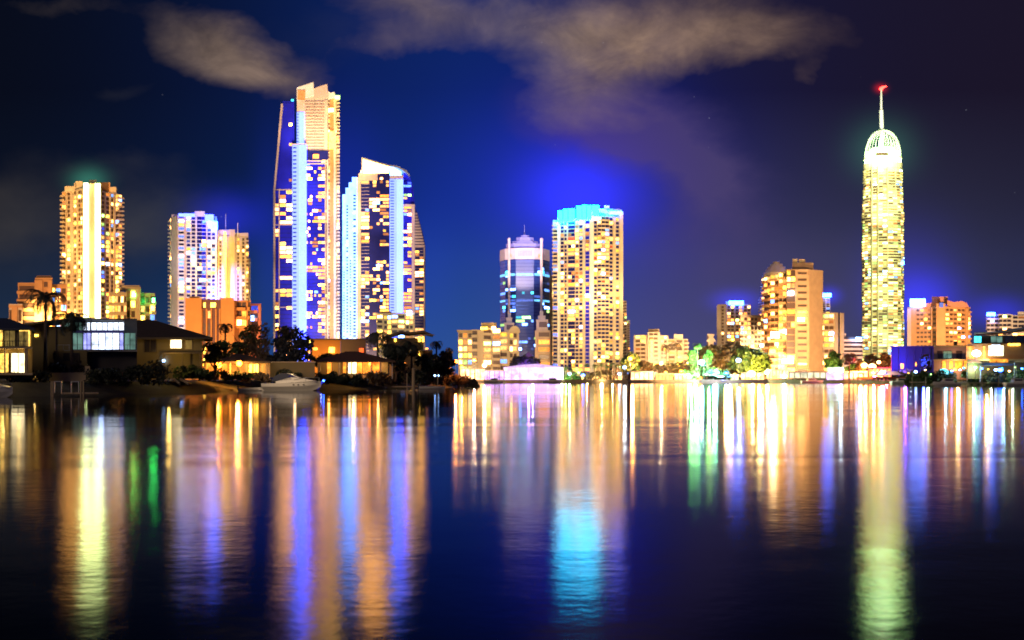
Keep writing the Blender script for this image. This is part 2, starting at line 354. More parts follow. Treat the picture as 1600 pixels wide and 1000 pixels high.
    def finish(s):
        ws = sorted(s.win, key=lambda w: -w[4]*w[5]*(1.6 if not w[6] in (GLD, GLB, GLP, GLN, GLW) else 1))
        for (x, y, z, a, w, h, m) in ws[:100]:
            o = bpy.data.objects.new('window', unitbox('window', w, .14, h, m)); COL.objects.link(o); o.parent = s.r
            o.location = Vector((x, y, z))-s.r.location; o.rotation_euler = (0, 0, a)
        if len(ws) > 100:
            b = MB()
            for (x, y, z, a, w, h, m) in ws[100:]:
                u = Vector((math.cos(a), math.sin(a))); n = Vector((u.y, -u.x)); b.obox((x, y), u, n, -w/2, w/2, -.07, .07, z-h/2, z+h/2, m)
            s.part('window', b, stuff=True)
        bs = sorted(s.bal, key=lambda q: -(q[4]-q[3])*(q[7]-q[6])); r = MB()
        for k, (A, u, n, x0, x1, d, za, zb, m) in enumerate(bs):
            b = MB() if k < 100 else r
            b.obox(A, u, n, x0, x1, -.1, d, za-.12, za+.12, m); b.obox(A, u, n, x0, x1, d-.14, d, za+.12, zb, m)
            if k < 100: s.part('balcony', b)
        if r.v: s.part('balcony', r, stuff=True)
        return s
def spot(name, loc, tgt, power, col, size=60, blend=.6, rad=1.5):
    d = bpy.data.lights.new(name, 'SPOT'); d.energy = power; d.color = col; d.spot_size = R(size); d.spot_blend = blend; d.shadow_soft_size = rad
    o = bpy.data.objects.new(name, d); COL.objects.link(o); o.location = loc
    o.rotation_euler = (Vector(tgt)-Vector(loc)).to_track_quat('-Z', 'Y').to_euler(); return o
def flood(px, Y, pyt, E, col, back=140, dx=0, size=None, z=4):
    """street-level floodlight in front of a facade: irradiance E at its middle"""
    full = Z(pyt, Y)
    if full > 62:                                             # a bank of narrow floodlights, one aimed at each stretch of a tall facade
        n = math.ceil(full/48); x = X(px, Y)
        for i in range(n):
            za = full*(i+.5)/n; r = math.sqrt(back*back+dx*dx+za*za)
            spot('floodlight', (x+dx, Y-back, z), (x, Y, za), E*.62*4*math.pi*r*r*r/back, col, math.degrees(2*math.atan(max(.85*full/n, 27)/r)), .55)
        return
    zt = Z(pyt, Y)/2; x = X(px, Y); r = math.hypot(back, zt)
    size = size or min(120, math.degrees(2*math.atan(Z(pyt, Y)*.75/back))+14)
    return spot('floodlight', (x+dx, Y-back, z), (x, Y, zt*1.1), E*4*math.pi*(r*r+dx*dx), col, size)
def glowlamp(loc, power, col, rad=.3):
    d = bpy.data.lights.new('lamp_or_fill_light', 'POINT'); d.energy = power; d.color = col; d.shadow_soft_size = rad
    o = bpy.data.objects.new('lamp_or_fill_light', d); COL.objects.link(o); o.location = loc; return o
# ---------------------------------------------------------------- water
def water_mat():
    m = bpy.data.materials.new('river_water'); m.use_nodes = True; t = m.node_tree; t.nodes.clear()
    g = nd(t, 'ShaderNodeNewGeometry'); out = nd(t, 'ShaderNodeOutputMaterial')
    def nz(sc, det, sx=1, sy=1, dist=0):
        mp = nd(t, 'ShaderNodeMapping'); mp.inputs[3].default_value = (sx, sy, 1); t.links.new(g.outputs['Position'], mp.inputs[0])
        n = nd(t, 'ShaderNodeTexNoise'); n.inputs['Scale'].default_value = sc; n.inputs['Detail'].default_value = det; n.inputs['Distortion'].default_value = dist
        t.links.new(mp.outputs[0], n.inputs['Vector']); return n.outputs[0]
    sp = nd(t, 'ShaderNodeSeparateXYZ'); t.links.new(g.outputs['Position'], sp.inputs[0])
    ruf = M(t, 'DIVIDE', M(t, 'SUBTRACT', 80.0, M(t, 'ADD', sp.outputs[1], M(t,'MULTIPLY', M(t,'SUBTRACT', nz(.02, 2, .4, 1), .5), 60.0))), 45.0, clamp=True)   # wind ruffles the open river, the lee of the bank is calmer
    h = add_(t, M(t,'MULTIPLY', M(t,'MULTIPLY', nz(4.2, 4), .0024), M(t,'MULTIPLY_ADD', ruf, .75, .25)), M(t,'MULTIPLY', M(t,'MULTIPLY', nz(1.3, 2), .0030), M(t,'MULTIPLY_ADD', ruf, .7, .3)), M(t,'MULTIPLY', nz(.06, 3, .25, 1.3, .4), .085))
    bp = nd(t, 'ShaderNodeBump'); bp.inputs['Strength'].default_value = 1; bp.inputs['Distance'].default_value = 1; t.links.new(h, bp.inputs['Height'])
    patch = nz(.035, 3, .12, 1.0, .6)                          # long calm and ruffled bands lying across the river
    rough = M(t, 'ADD', M(t, 'MULTIPLY', M(t, 'SUBTRACT', patch, .5), .10), M(t, 'MULTIPLY_ADD', ruf, .050, .090))
    gl = nd(t, 'ShaderNodeBsdfGlossy'); gl.distribution = 'BECKMANN'; gl.inputs['Color'].default_value = (.96, .97, 1, 1)
    t.links.new(rough, gl.inputs['Roughness']); t.links.new(bp.outputs[0], gl.inputs['Normal'])
    df = nd(t, 'ShaderNodeBsdfDiffuse'); df.inputs['Color'].default_value = (.002, .004, .009, 1)
    fr = nd(t, 'ShaderNodeFresnel'); fr.inputs['IOR'].default_value = 1.33
    mx = nd(t, 'ShaderNodeMixShader'); t.links.new(M(t, 'POWER', fr.outputs[0], 1.55), mx.inputs[0]); t.links.new(df.outputs[0], mx.inputs[1]); t.links.new(gl.outputs[0], mx.inputs[2])
    t.links.new(mx.outputs[0], out.inputs[0]); return m
def add_(t, *a):
    r = a[0]
    for k in a[1:]: r = M(t, 'ADD', r, k)
    return r
b = MB(); b.add([(-3000,-300,0),(3000,-300,0),(3000,1600,0),(-3000,1600,0)], [(0,1,2,3)])
struct('water', b, water_mat())

# ---------------------------------------------------------------- ground: one sheet with a sloping bank in front of the houses and a low quay beyond
EARTH = paint('earth_and_grass', (.05, .045, .025), .9, .4, .5); QUAY = paint('quay_stone', (.20, .15, .10), .85, .25, .8)
shore = [(-1500,119,0),(-300,119,6),(0,122,7),(80,128,7),(150,133,7),(250,150,8),(400,186,9),(505,198,9),(620,212,9),(690,232,10),(748,268,7),(756,300,6),(748,400,5),(722,463,3),(850,463,1.2),(1000,463,1.2),(1200,463,1.2),(1330,440,1.5),(1385,385,2),(1480,345,2),(1600,305,2),(1800,292,2),(2600,290,2)]
outer = [Vector((X(px,Y), Y, -.4)) for px, Y, k in shore]; inner = []
for i, (px, Y, k) in enumerate(shore):
    a = outer[max(i-1,0)]; c = outer[min(i+1,len(outer)-1)]; t_ = (c-a).normalized(); nrm = Vector((-t_.y, t_.x, 0)); 
    inner.append(outer[i]+nrm*k+Vector((0,0,(2.0 if i < 13 else 1.45))))
vs = outer+inner; n_ = len(outer); fs = [(i, i+1, n_+i+1, n_+i) for i in range(n_-1)]
far_ = [Vector((6000, 290, 1.5)), Vector((9000, 9000, 1.5)), Vector((-9000, 9000, 1.5)), Vector((-6000, 125, 1.5))]
poly = inner+far_; tri = tessellate_polygon([poly]); base = len(vs); vs += far_
idx = lambda k: n_+k if k < n_ else base+(k-n_)
fs += [tuple(idx(k) for k in t_) for t_ in tri]
g = MB(); g.add(vs, fs); go = struct('ground', g, EARTH)
q = MB()
for i in range(13, n_-2):
    a, c = outer[i], outer[i+1]; u = Vector((c.x-a.x, c.y-a.y)); L = u.length; u /= L; q.obox((a.x, a.y), u, Vector((u.y, -u.x)), -.3, L, -.5, .25, -.6, 1.32 if i < 17 else 1.15)
tag(q.build('quay_wall', QUAY), 'long low stone river wall along the far bank in front of the towers', 'river wall')
# ================================================================ TOWERS
G = 1.4
# ---- cream tower with two white light strips (far left)
Y = 700; t = Thing('residential_tower', 'tall cream tower with two white vertical light strips, leftmost high tower', 'tower', (X(143,Y), Y, G))
A, B_, C_, D_ = P2(97,712), P2(131,700), P2(158,700), P2(190,714); bk = 28
t.vol('wall', [A, B_, B_+Vector((0,bk+12)), A+Vector((0,bk))], G, Z(294,Y), CREAM)
t.vol('wall', [C_, D_, D_+Vector((0,bk)), C_+Vector((0,bk+14))], G, Z(298,Y), CREAM)
t.vol('light_shaft', [P2(131.3,697), P2(157.7,697), P2(157.7,735), P2(131.3,735)], G, Z(288,Y), CREAM)
t.facade(A, B_, G, Z(296,Y), 43, [('B',7,{'d':1.6}),('P',1.5),('W',6),('P',5),('W',5),('P',2),('W',4),('W',4),('P',1)], .45, 'warm', 3, CREAM, dark=GLW, slabs=.35)
t.facade(P2(131.3,697), P2(157.7,697), G, Z(288,Y), 43, [('L',7,{'m':E_LEDW,'ticks':0}),('S',11),('L',7,{'m':E_LEDW,'ticks':0}),('S',1.5)], .3, 'warm', 4)
t.facade(C_, D_, G, Z(299,Y), 43, [('W',5,{'p':.6,'pal':'cool'}),('P',1.5),('W',6,{'pal':'mixed'}),('P',2),('W',4),('P',3),('B',6,{'d':2.2,'p':.6}),('B',4,{'d':2.6,'p':.7})], .5, 'mixed', 5, CREAM, dark=GLW, slabs=.35)
for a, b, c, m in ((101,116,291,CREAM),(116,119,286,CREAM),(118,129,283,CREAM),(139,151,281,CREAM),(154,172,285,ORANGE),(172,182,292,CREAM)): t.slab('rooftop_block', a, b, c, 300, Y+5, 18, m)
t.slab('rooftop_light', 131, 137, 286, 293, Y-6, 5, E_LEDW); t.finish()
flood(143, Y, 290, 9.5, (1,.55,.18), 150, -30); flood(143, Y, 290, 8, (1,.68,.26), 240, 60)

# ---- orange stepped block at far left
Y = 520; t = Thing('apartment_block', 'orange stepped apartment block behind the palm at the far left', 'apartment block', (X(60,Y), Y, G))
ww = [('W',5),('W',5),('W',5)]
for (a, b, c, yo, cols, n, p) in ((14,35,475,0,[('W',3,{'p':.1}),('P',5),('W',4,{'p':.95,'pal':'cool'})],4,.4),(28,57,440,6,[('B',10,{'m':ORANGE})],11,.12),(55,82,433,3,[('P',2),('P',4),('W',4),('P',3)],12,.4),(78,104,442,8,[('W',4,{'pal':'mixed'}),('W',4,{'pal':'mixed'}),('W',4,{'pal':'mixed'})],11,.75)):
    A, B_ = P2(a,Y+yo), P2(b,Y+yo); t.vol('wall', [A, B_, B_+Vector((0,16)), A+Vector((0,16))], G, Z(c,Y), ORANGE if a > 20 else CREAM)
    t.facade(A, B_, G, Z(c,Y)-1.2, n, cols, p, 'warm', int(a), ORANGE, dark=GLW, slabs=.3)
t.slab('rooftop_block', 57, 80, 431, 440, Y+5, 8, ORANGE); t.finish()
flood(60, Y, 440, 5.0, (1,.52,.22), 90)

# ---- brown-gold block right of the light strip tower
Y = 505; t = Thing('apartment_block', 'gold apartment block with rooftop room, right of the leftmost high tower', 'apartment block', (X(206,Y), Y, G))
for (a, b, c, yo, cols, p) in ((170,198,457,0,[('W',3)]*6,.5),(196,220,447,5,[('W',3),('W',3),('P',3)],.55),(219,242,455,9,[('W',3),('W',3,{'pal':'cool'}),('B',3,{'pal':'cool','d':1.8})],.7)):
    A, B_ = P2(a,Y+yo), P2(b,Y+yo+(4 if a > 210 else 0)); t.vol('wall', [A, B_, B_+Vector((0,16)), A+Vector((0,16))], G, Z(c,Y), SAND)
    t.facade(A, B_, G, Z(c,Y)-1, 9, cols, p, 'mixed', int(a), SAND, dark=GLW, slabs=.3)
t.slab('rooftop_block', 190, 218, 446, 452, Y+6, 8, SAND)
t.slab('green_light', 238, 241.5, 466, 472, Y+5, 1, E_GRN); t.slab('green_light', 208, 211, 459, 463, Y+4, .6, E_GRN); t.finish()
flood(206, Y, 450, 4.6, (1,.55,.18), 80)

# ---- twin white tower
Y = 650; t = Thing('residential_tower', 'white twin tower with blue rooftop glow behind the orange block', 'tower', (X(328,Y), Y, G))
A, B_, C_ = P2(266,662), P2(279,650), P2(339,655)
t.vol('wall', [A, B_, C_, C_+Vector((0,24)), A+Vector((0,20))], G, Z(337,Y), WHITE)
t.facade(A, B_, G, Z(337,Y), 42, [('B',2,{'d':1.5,'m':CREAM}),('P',4,{'m':CREAM}),('P',3,{'m':CREAM})], .3, 'warm', 8, CREAM)
t.facade(B_, C_, G, Z(337,Y), 42, [('B',8,{'pal':'cool','m':WHITE}),('P',2.5,{'m':PINK}),('W',7,{'p':.36}),('W',7,{'p':.45}),('P',1.5),('G',7,{'n':2,'g':GLP,'p':.22}),('G',6,{'n':1,'g':GLB,'p':.25}),('P',1.5,{'m':PINK}),('W',6,{'p':.5}),('W',6,{'p':.5}),('P',2)], .4, 'cool', 9, WHITE, dark=GLP, slabs=.4)
t.slab('parapet_light', 279, 304, 333.5, 338, Y-1, 4, E_LEDB); t.slab('parapet_light', 320, 334, 335, 345, Y-1, 5, E_LEDB); t.slab('parapet_light', 331, 340, 346, 357, Y-1, 5, E_LBL)
t.slab('rooftop_block', 304, 320, 330, 338, Y+2, 10, WHITE); t.slab('rooftop_block', 268, 281, 335, 339, Y+6, 10, CREAM)
A, B_ = P2(340,658), P2(388,664)
t.vol('wall', [A, B_, B_+Vector((0,20)), A+Vector((0,20))], G, Z(365,Y), CREAM); t.vol('wall', [P2(386,668), P2(391,668), P2(391,682), P2(386,682)], G, Z(398,Y), CREAM)
t.facade(A, B_, G, Z(367,Y), 38, [('P',2,{'up':3}),('W',3.5,{'p':.3}),('P',3),('W',2.5,{'p':.3}),('P',4),('P',8,{'d':1.6,'up':4.5}),('P',3),('W',3.5,{'p':.5}),('P',3.5),('W',3.5,{'p':.4}),('P',2),('B',3,{'d':1.6})], .35, 'mixed', 11, CREAM, dark=GLW)
t.slab('light_strip', 350, 353, 362, 512, Y+1, 5, E_Y); t.slab('rooftop_block', 340, 360, 359, 367, Y+9, 8, CREAM); t.slab('rooftop_block', 367, 388, 364, 369, Y+12, 8, CREAM)
b = MB()
for px, py, e in ((344.5,330,368),(363.5,344,366)): b.tube([(X(px,Y),Y+12,Z(e,Y)),(X(px,Y),Y+12,Z(py,Y))], [.35,.18], 6)
t.part('rooftop_mast', b, WHITE); t.finish()
flood(296, Y, 335, 2.6, (.42,.50,1), 80, -6); spot('floodlight', (X(240,520),560,4), (X(262,Y),Y,52), 3*4*math.pi*11000, (1,.48,.12), 50, .3); flood(368, Y, 365, 5.5, (1,.66,.24), 75, 12)

# ---- orange slab block in front of twin tower
Y = 330; t = Thing('apartment_block', 'bright orange flat-roofed block with dark louvred centre', 'apartment block', (X(348,Y), Y, G))
def vv(a, b, c, yo, m, d=12, name='wall'): 
    A, B_ = P2(a,Y+yo), P2(b,Y+yo); t.vol(name, [A, B_, B_+Vector((0,d)), A+Vector((0,d))], G, Z(c,Y), m); return A, B_
DORANGE = paint('deep_orange_render', (.60,.24,.045)); DCORAL = paint('deep_coral_render', (.58,.18,.08))
vv(289.5,315,465.5,0,DORANGE); vv(345,366,465.2,0,DORANGE); A, B_ = vv(315,345,467.5,.9,paint('chocolate_render', (.14,.06,.04)))
t.facade(A, B_, G, Z(482,Y), 6, [('P',1.5,{'m':DORANGE,'d':.5}),('W',4,{'p':.75}),('P',1.5,{'m':DORANGE,'d':.5}),('W',4,{'p':.6}),('P',1.5,{'m':DORANGE,'d':.5}),('S',4),('P',1.5,{'m':DORANGE,'d':.5}),('S',3),('P',1.5,{'m':DORANGE,'d':.5})], .6, 'warm', 2, DORANGE, dark=GLW, wh=.6)
t.slab('window', 318, 321, 473, 480, Y+.75, .2, E_Y); t.slab('window', 329, 337, 473, 480, Y+.75, .2, E_Y)
A, B_ = vv(366,392,468.5,3,DORANGE); t.facade(A, B_, Z(512,Y), Z(470,Y), 3, [('P',3),('B',12,{'n':2,'p':.2,'rh':.3}),('P',2),('B',3,{'p':.3})], .3, 'warm', 14, DORANGE, dark=GLW, bd=1.6)
A, B_ = vv(392,408,472.5,6,DCORAL); t.facade(A, B_, Z(512,Y), Z(475,Y), 3, [('B',9,{'p':.35}),('P',3)], .3, 'cool', 16, DCORAL, dark=GLW, bd=1.4)
t.slab('terrace_light', 392, 397, 493, 501, Y+4, .8, E_C); t.slab('rooftop_block', 296, 312, 463.3, 466, Y+4, 5, DORANGE); t.finish()
flood(330, Y, 465, 4.2, (1,.62,.30), 60, -10, z=3); flood(395, Y, 465, 2.6, (1,.5,.3), 50, 10, z=3)

# ---- tallest blue glass tower, slanted left wing
Y = 800; t = Thing('skyscraper', 'tallest blue glass skyscraper with slanted left edge and blue light column', 'skyscraper', (X(480,Y), Y, G))
def zz(px, py, y=None): return (X(px, Y if y is None else y), Z(py, Y if y is None else y))
b = MB(); b.xz([(X(428,Y),G),(X(459,Y),G),zz(459,157),zz(441,157),zz(439.5,172),zz(428,296)], Y+2, Y+26); t.part('slanted_wing', b, GLB)
b = MB(); e = [(X(427.6,Y),G),(X(430,Y),G),zz(430,297),zz(442,162),zz(439,162),zz(427.6,296)]; b.xz(e, Y, Y+3); t.part('wing_edge', b, PINK)
for i in range(78):                                                # ribbed balcony edge down the slanted side
    py = 166+i*4.6
    px = 428 if py > 296 else 428+(296-py)/124*11.6
    t.bal.append((Vector((X(px-1.6,Y),Y+2)), Vector((1,0)), Vector((0,-1)), 0, 1.6, 1.0, Z(py,Y)-.5, Z(py,Y)+.6, CREAM))
t.facade(P2(430,801.6), P2(457,801.6), G, Z(297,Y), 44, [('G',4,{'n':1,'p':.25}),('P',1,{'d':.4,'m':PINK}),('G',14,{'n':2,'p':.42})], .3, 'glass', 21, PINK, GLB)
t.facade(P2(440,801.6), P2(457,801.6), Z(297,Y), Z(160,Y), 22, [('G',14,{'n':3,'p':.10,'lines':0})], .1, 'glass', 22, PINK, GLB)
b = MB()
for py in (296, 351, 480): b.box(X(430,Y), X(457,Y), Y+1, Y+2, Z(py+.6,Y), Z(py-.6,Y))
t.part('white_band', b, PINK)
t.slab('roof_edge_light', 455, 459, 155, 157, Y+4, 3, E_TQ)
A, B_ = P2(457,797), P2(479,796); t.vol('light_column', [A, B_, P2(479,806), P2(457,806)], G, Z(226,Y), PINK)
t.facade(A, B_, G, Z(228,Y), 58, [('L',9,{'m':E_LEDL,'tm':GLP}),('L',10,{'m':E_LEDB,'ticks':0})], 0, 'glass', 23)
A, B_ = P2(478,799), P2(513,799); t.vol('main_glass_body', [A, B_, B_+Vector((0,26)), A+Vector((0,26))], G, Z(236,Y), GLP)
t.facade(A, B_, G, Z(250,Y), 62, [('G',10,{'n':3,'p':.26}),('G',9,{'n':3,'p':.10}),('G',11,{'n':2,'p':.52}),('P',1,{'m':PINK}),('W',1.6,{'p':.05}),('P',2.4,{'m':PINK})], .3, 'glass', 24, PINK, GLB)
t.slab('sky_lounge_light', 489, 498, 241, 247, Y-2, 2, E_W); t.slab('white_band', 480, 513, 255, 256.4, Y-1.8, 1.5, PINK); t.slab('white_band', 480, 513, 250.5, 252, Y-1.8, 1.5, PINK)
A, B_ = P2(464,801), P2(512,801); t.vol('upper_block', [A, B_, B_+Vector((0,24)), A+Vector((0,24))], Z(240,Y), Z(150,Y), PINK)
t.facade(A, B_, Z(236,Y), Z(156,Y), 17, [('L',4,{'m':E_LEDL,'tm':GLP,'r':(1,13)}),('L',7,{'m':E_LEDB,'ticks':0,'r':(2,13)}),('S',2),('H',14,{'m':PINK}),('P',.6,{'m':GREY}),('H',14,{'m':PINK}),('P',5,{'m':PINK})], 0, 'glass', 25, PINK)
b = MB(); b.xz([zz(464,157),zz(491,150),zz(490,128.5),zz(464,137)], Y-.5, Y+12); t.part('roof_fin', b, WHITE)
b = MB(); b.xz([zz(490,154),zz(513,152),zz(511,131),zz(504,133),zz(490,138)], Y+.5, Y+14); t.part('roof_fin', b, PINK)
b = MB(); b.xz([zz(512,155),zz(524,150),zz(522,142.5),zz(516,144),zz(512,141)], Y+2, Y+14); t.part('roof_fin', b, WHITE)
t.slab('roof_panel_light', 465, 477, 141, 156, Y-1.2, .5, E_DW)
A, B_ = P2(512.6,802), P2(530,806); t.vol('right_shaft', [A, B_, B_+Vector((0,22)), A+Vector((0,22))], G, Z(152,Y), CREAM)
t.facade(A, B_, G, Z(154,Y), 84, [('W',2.2,{'p':.25}),('L',4,{'m':E_DW,'ticks':0}),('P',2.5,{'m':CREAM}),('W',1.4,{'p':.05}),('B',3,{'m':CREAM,'d':1.4})], .2, 'mixed', 26, CREAM, dark=GLW)
t.slab('balcony_lights', 513.5, 521, 169, 174, Y-1, 1.5, E_HOT); t.slab('balcony_lights', 514, 522, 205, 232, Y-1, 1.5, E_Y); t.slab('roof_edge_light', 523, 531, 149, 153, Y-1, 4, E_G)
t.finish(); flood(490, Y, 130, 5.4, (1,.70,.48), 230, 40); flood(522, Y, 130, 4.6, (1,.68,.26), 160, 50, size=75); flood(446, Y, 160, 3.2, (.05,.08,1), 200, -10)  # the blue flood is added to colour the glass wing

# ---- second curved-top tower
Y = 790; t = Thing('skyscraper', 'dark glass skyscraper with curved top and bright sloping yellow roof lights', 'skyscraper', (X(600,Y), Y, G))
E_SIDE = emis('side_wall_glow', (.12, .28, 1), 5.0, .25, .2)  # bright wash on the side wall, put into its own emission
for k, (a, b_, c) in enumerate(((535,540,303),(540,545,293),(545,550,285),(550,558,277))):
    A, B_ = P2(a,792-k*.9), P2(b_,792-k*.9); t.vol('stepped_side_wall', [A, B_, B_+Vector((0,22)), A+Vector((0,22))], G, Z(c,Y), E_SIDE)
    t.facade(A, B_, G, Z(c+(26 if k in (1,3) else 120),Y), 54 if k in (1,3) else 42, [('S',1),('W',5 if k in (1,3) else 3,{'p':.12,'dark':GLB}),('S',1)], .15, 'cool', 30+k, WHITE, wh=.5)
A, B_ = P2(558,788), P2(608,786); t.vol('main_glass_body', [A, B_, B_+Vector((0,26)), A+Vector((0,26))], G, Z(272,Y), GLP)
t.facade(A, B_, G, Z(278,Y), 58, [('P',5,{'m':PINK}),('G',11,{'n':2,'lm':PINK,'p':.34}),('G',14,{'n':3,'p':.30}),('G',12,{'n':3,'p':.42})], .35, 'glass', 35, PINK, GLP)
t.slab('pink_top_wall', 560, 590, 271, 282, Y-3.4, 1.2, PINK)
A, B_ = P2(609,785), P2(630,785); t.vol('light_column', [A, B_, B_+Vector((0,10)), A+Vector((0,10))], G, Z(276,Y), PINK)
t.facade(A, B_, Z(500,Y), Z(282,Y), 50, [('L',10,{'m':E_LEDL,'tm':GLP}),('L',9,{'m':E_LEDB,'ticks':0})], 0, 'glass', 36)
A, B_ = P2(630,789), P2(645,790)
b = MB(); b.xz([(X(630,Y),G),(X(648,Y),G),zz(648,322),zz(645,290),zz(640,276),zz(634,270),zz(630,266)], Y+1.5, Y+24); t.part('curved_wing', b, GLB)
t.facade(A, B_, G, Z(322,Y), 50, [('G',8,{'n':2,'p':.6}),('P',1,{'m':PINK})], .5, 'glass', 37, PINK, GLB)
t.facade(P2(630,789), P2(643,790), Z(322,Y), Z(284,Y), 8, [('G',8,{'n':2,'p':.35,'lines':0})], .3, 'cool', 38, PINK, GLB)
t.slab('white_pier', 644.5, 648.2, 320, 596, Y-3, 3, PINK); t.slab('white_band', 630, 648, 319, 322, Y-3.4, 3, PINK)
b = MB(); b.xz([(X(648,Y),G),(X(664,Y),G),zz(664,385),zz(661,368),zz(652,335),zz(648,322)], Y+4, Y+24); t.part('curved_side_wing', b, GLP)
t.facade(P2(648.4,793), P2(664,793), G, Z(386,Y), 44, [('G',9,{'n':2,'lm':PINK,'p':.5}),('P',1.2,{'m':PINK})], .5, 'glass', 39, PINK, GLP)
for i in range(12):
    py = 330+i*4.6; px = 648+(py-322)/63*15
    t.bal.append((Vector((X(648,Y),Y+4)), Vector((1,0)), Vector((0,-1)), 0, X(px+1.5,Y)-X(648,Y), 1.0, Z(py+3,Y)-.5, Z(py+3,Y)+.7, PINK))
b = MB(); b.xz([zz(568,270),zz(608,272),zz(608,262),zz(568,250)], Y-4, Y+10); t.part('roof_light_panel', b, E_ROOFY)
b = MB(); b.xz([zz(610,275),zz(628,276),zz(628,270),zz(618,264),zz(610,261)], Y-4, Y+10); t.part('roof_light_panel', b, E_C)
b = MB(); b.xz([zz(566,272),zz(568,272),zz(568,250.5),zz(609,262),zz(622,264),zz(636,271),zz(641,277),zz(641,274.5),zz(636,268),zz(622,261),zz(609,259.5),zz(566,247.5)], Y-4.5, Y+11); t.part('roof_rim', b, GREY)
t.slab('rooftop_light', 564, 567, 266, 272, Y-2, 3, E_HOT)
t.finish(); flood(600, Y, 250, 5.0, (1,.70,.50), 220, 30); flood(560, Y, 250, .7, (1,.6,.35), 150, -30, size=70)

# ---- low cream podium block in front
Y = 425; t = Thing('apartment_block', 'low greenish-cream balcony block at the foot of the curved-top skyscraper', 'apartment block', (X(618,Y), Y, G))
A, B_ = P2(589,Y), P2(648,Y); t.vol('wall', [A, B_, B_+Vector((0,14)), A+Vector((0,14))], G, Z(489,Y), SAND)
t.facade(A, B_, Z(600,Y), Z(492,Y), 14, [('B',6,{'p':.5,'pal':'mixed'}),('P',1),('W',4),('W',4),('B',14,{'n':2,'p':.65,'pal':'cool'}),('P',1),('W',4),('W',4),('P',1.5)], .5, 'mixed', 41, SAND, dark=GLD, slabs=.4)
t.slab('rooftop_block', 594, 612, 486.6, 490, Y+4, 6, SAND); t.slab('terrace_light', 636, 643, 485, 492, Y-1, 1, E_HOTC); t.finish()
flood(618, Y, 487, 2.6, (.95,.85,.55), 70)
# ---- wide cream hotel at the centre-left of the far bank
Y = 520; t = Thing('hotel', 'cream hotel with boxy roof room and curved balconies behind dark palms', 'hotel', (X(765,Y), Y, G))
for (a, b_, c, yo, cols, n, p) in ((716,738,517,6,[('W',3),('W',3,{'p':.8}),('W',3)],6,.5),(737,752,515,0,[('B',5,{'p':.3}),('P',3)],6,.4),(752,782,513,-2,[('P',2),('B',8,{'p':.55}),('P',1),('B',8,{'p':.7})],7,.6),(781,811,518,0,[('B',6,{'p':.6,'pal':'cool'}),('P',1.5),('W',3),('W',3),('P',1.5)],6,.5)):
    A, B_ = P2(a,Y+yo), P2(b_,Y+yo); t.vol('wall', [A, B_, B_+Vector((0,18)), A+Vector((0,18))], G, Z(c,Y), CREAM)
    t.facade(A, B_, Z(592,Y), Z(c+1,Y), n+1, cols, p, 'mixed', a, CREAM, dark=GLW, bd=1.8)
t.slab('roof_room', 752, 776, 504, 514, Y+2, 10, SAND); t.slab('roof_light', 751, 762, 511, 515, Y-3, 1, E_Y); t.slab('eave', 714, 745, 515.5, 518, Y+3, 8, SAND); t.slab('terrace_light', 768, 774, 510, 514.5, Y-3.5, 1, E_HOT)
b = MB()
for i in range(9):
    a0, a1 = math.pi*i/9, math.pi*(i+1)/9; cx, rx = X(804,Y), X(811,Y)-X(797,Y)
    b.add([(cx+rx*math.cos(a0)/1.6, Y-1, Z(519,Y)+3*math.sin(a0)), (cx+rx*math.cos(a1)/1.6, Y-1, Z(519,Y)+3*math.sin(a1)), (cx, Y-1, Z(519,Y)), (cx+rx*math.cos(a0)/1.6, Y+9, Z(519,Y)+3*math.sin(a0)), (cx+rx*math.cos(a1)/1.6, Y+9, Z(519,Y)+3*math.sin(a1)), (cx, Y+9, Z(519,Y))], [(2,0,1),(3,5,4),(0,3,4,1)])
t.part('arched_roof', b, CREAM); t.finish()
flood(765, Y, 510, 3.4, (1,.62,.26), 48, -10, z=2)

# ---- blue glass office tower with stepped crown
Y = 640; t = Thing('office_tower', 'rounded blue glass office tower with pale band, stepped crown and spire', 'office tower', (X(820,Y), Y, G))
pl = [(782,648),(790,640),(806,636),(834,636),(850,640),(858,648)]; pts = [P2(a,b) for a, b in pl]; back = [P2(858,672), P2(782,672)]
t.vol('glass_body', pts+back, G, Z(406,Y), GLN)
for i in range(5):
    w = (pl[i+1][0]-pl[i][0]); n = max(1, round(w/5))
    t.facade(pts[i], pts[i+1], G, Z(407,Y), 34, [('G',w,{'n':n,'p':.10,'lm':GLP,'g':GLN})], .08, 'office', 50+i, PINK, GLN)
    u = (pts[i+1]-pts[i]).normalized(); nn = Vector((u.y,-u.x)); L = (pts[i+1]-pts[i]).length
    for pa, pb, m in ((428,431.5,E_FLB),(468.5,471.5,E_FLB if i > 2 or i == 0 else E_DC)):
        b = MB(); b.obox(pts[i],u,nn,.3,L-.3,.1,.4,Z(pb,Y),Z(pa,Y)); t.part('lit_floor', b, m)
big = [P2(a+(-.8 if a < 820 else .8), b-1) for a, b in pl]; t.vol('pale_top_band', big+[P2(859,674), P2(781,674)], Z(406,Y), Z(389,Y), PINK)
b = MB()
for k in range(9): b.box(X(810+k*2.4,Y), X(811.2+k*2.4,Y), 634.2, 635, Z(402,Y), Z(393,Y))
t.part('louvre_grille', b, GREY)
b = MB(); [b.box(X(a,Y), X(a+8,Y), 636.5 if a > 830 or a < 806 else 634, 642, Z(404,Y), Z(398,Y)) for a in (796, 836)]; t.part('crown_lights', b, E_DW)
def octo(px0, px1, y0, y1): 
    a, c = X(px0,Y), X(px1,Y); k = (c-a)*.2; return [(a,y0+k),(a+k,y0),(c-k,y0),(c,y0+k),(c,y1-k),(c-k,y1),(a+k,y1),(a,y1-k)]
LILAC = paint('lilac_cladding', (.22,.20,.42))
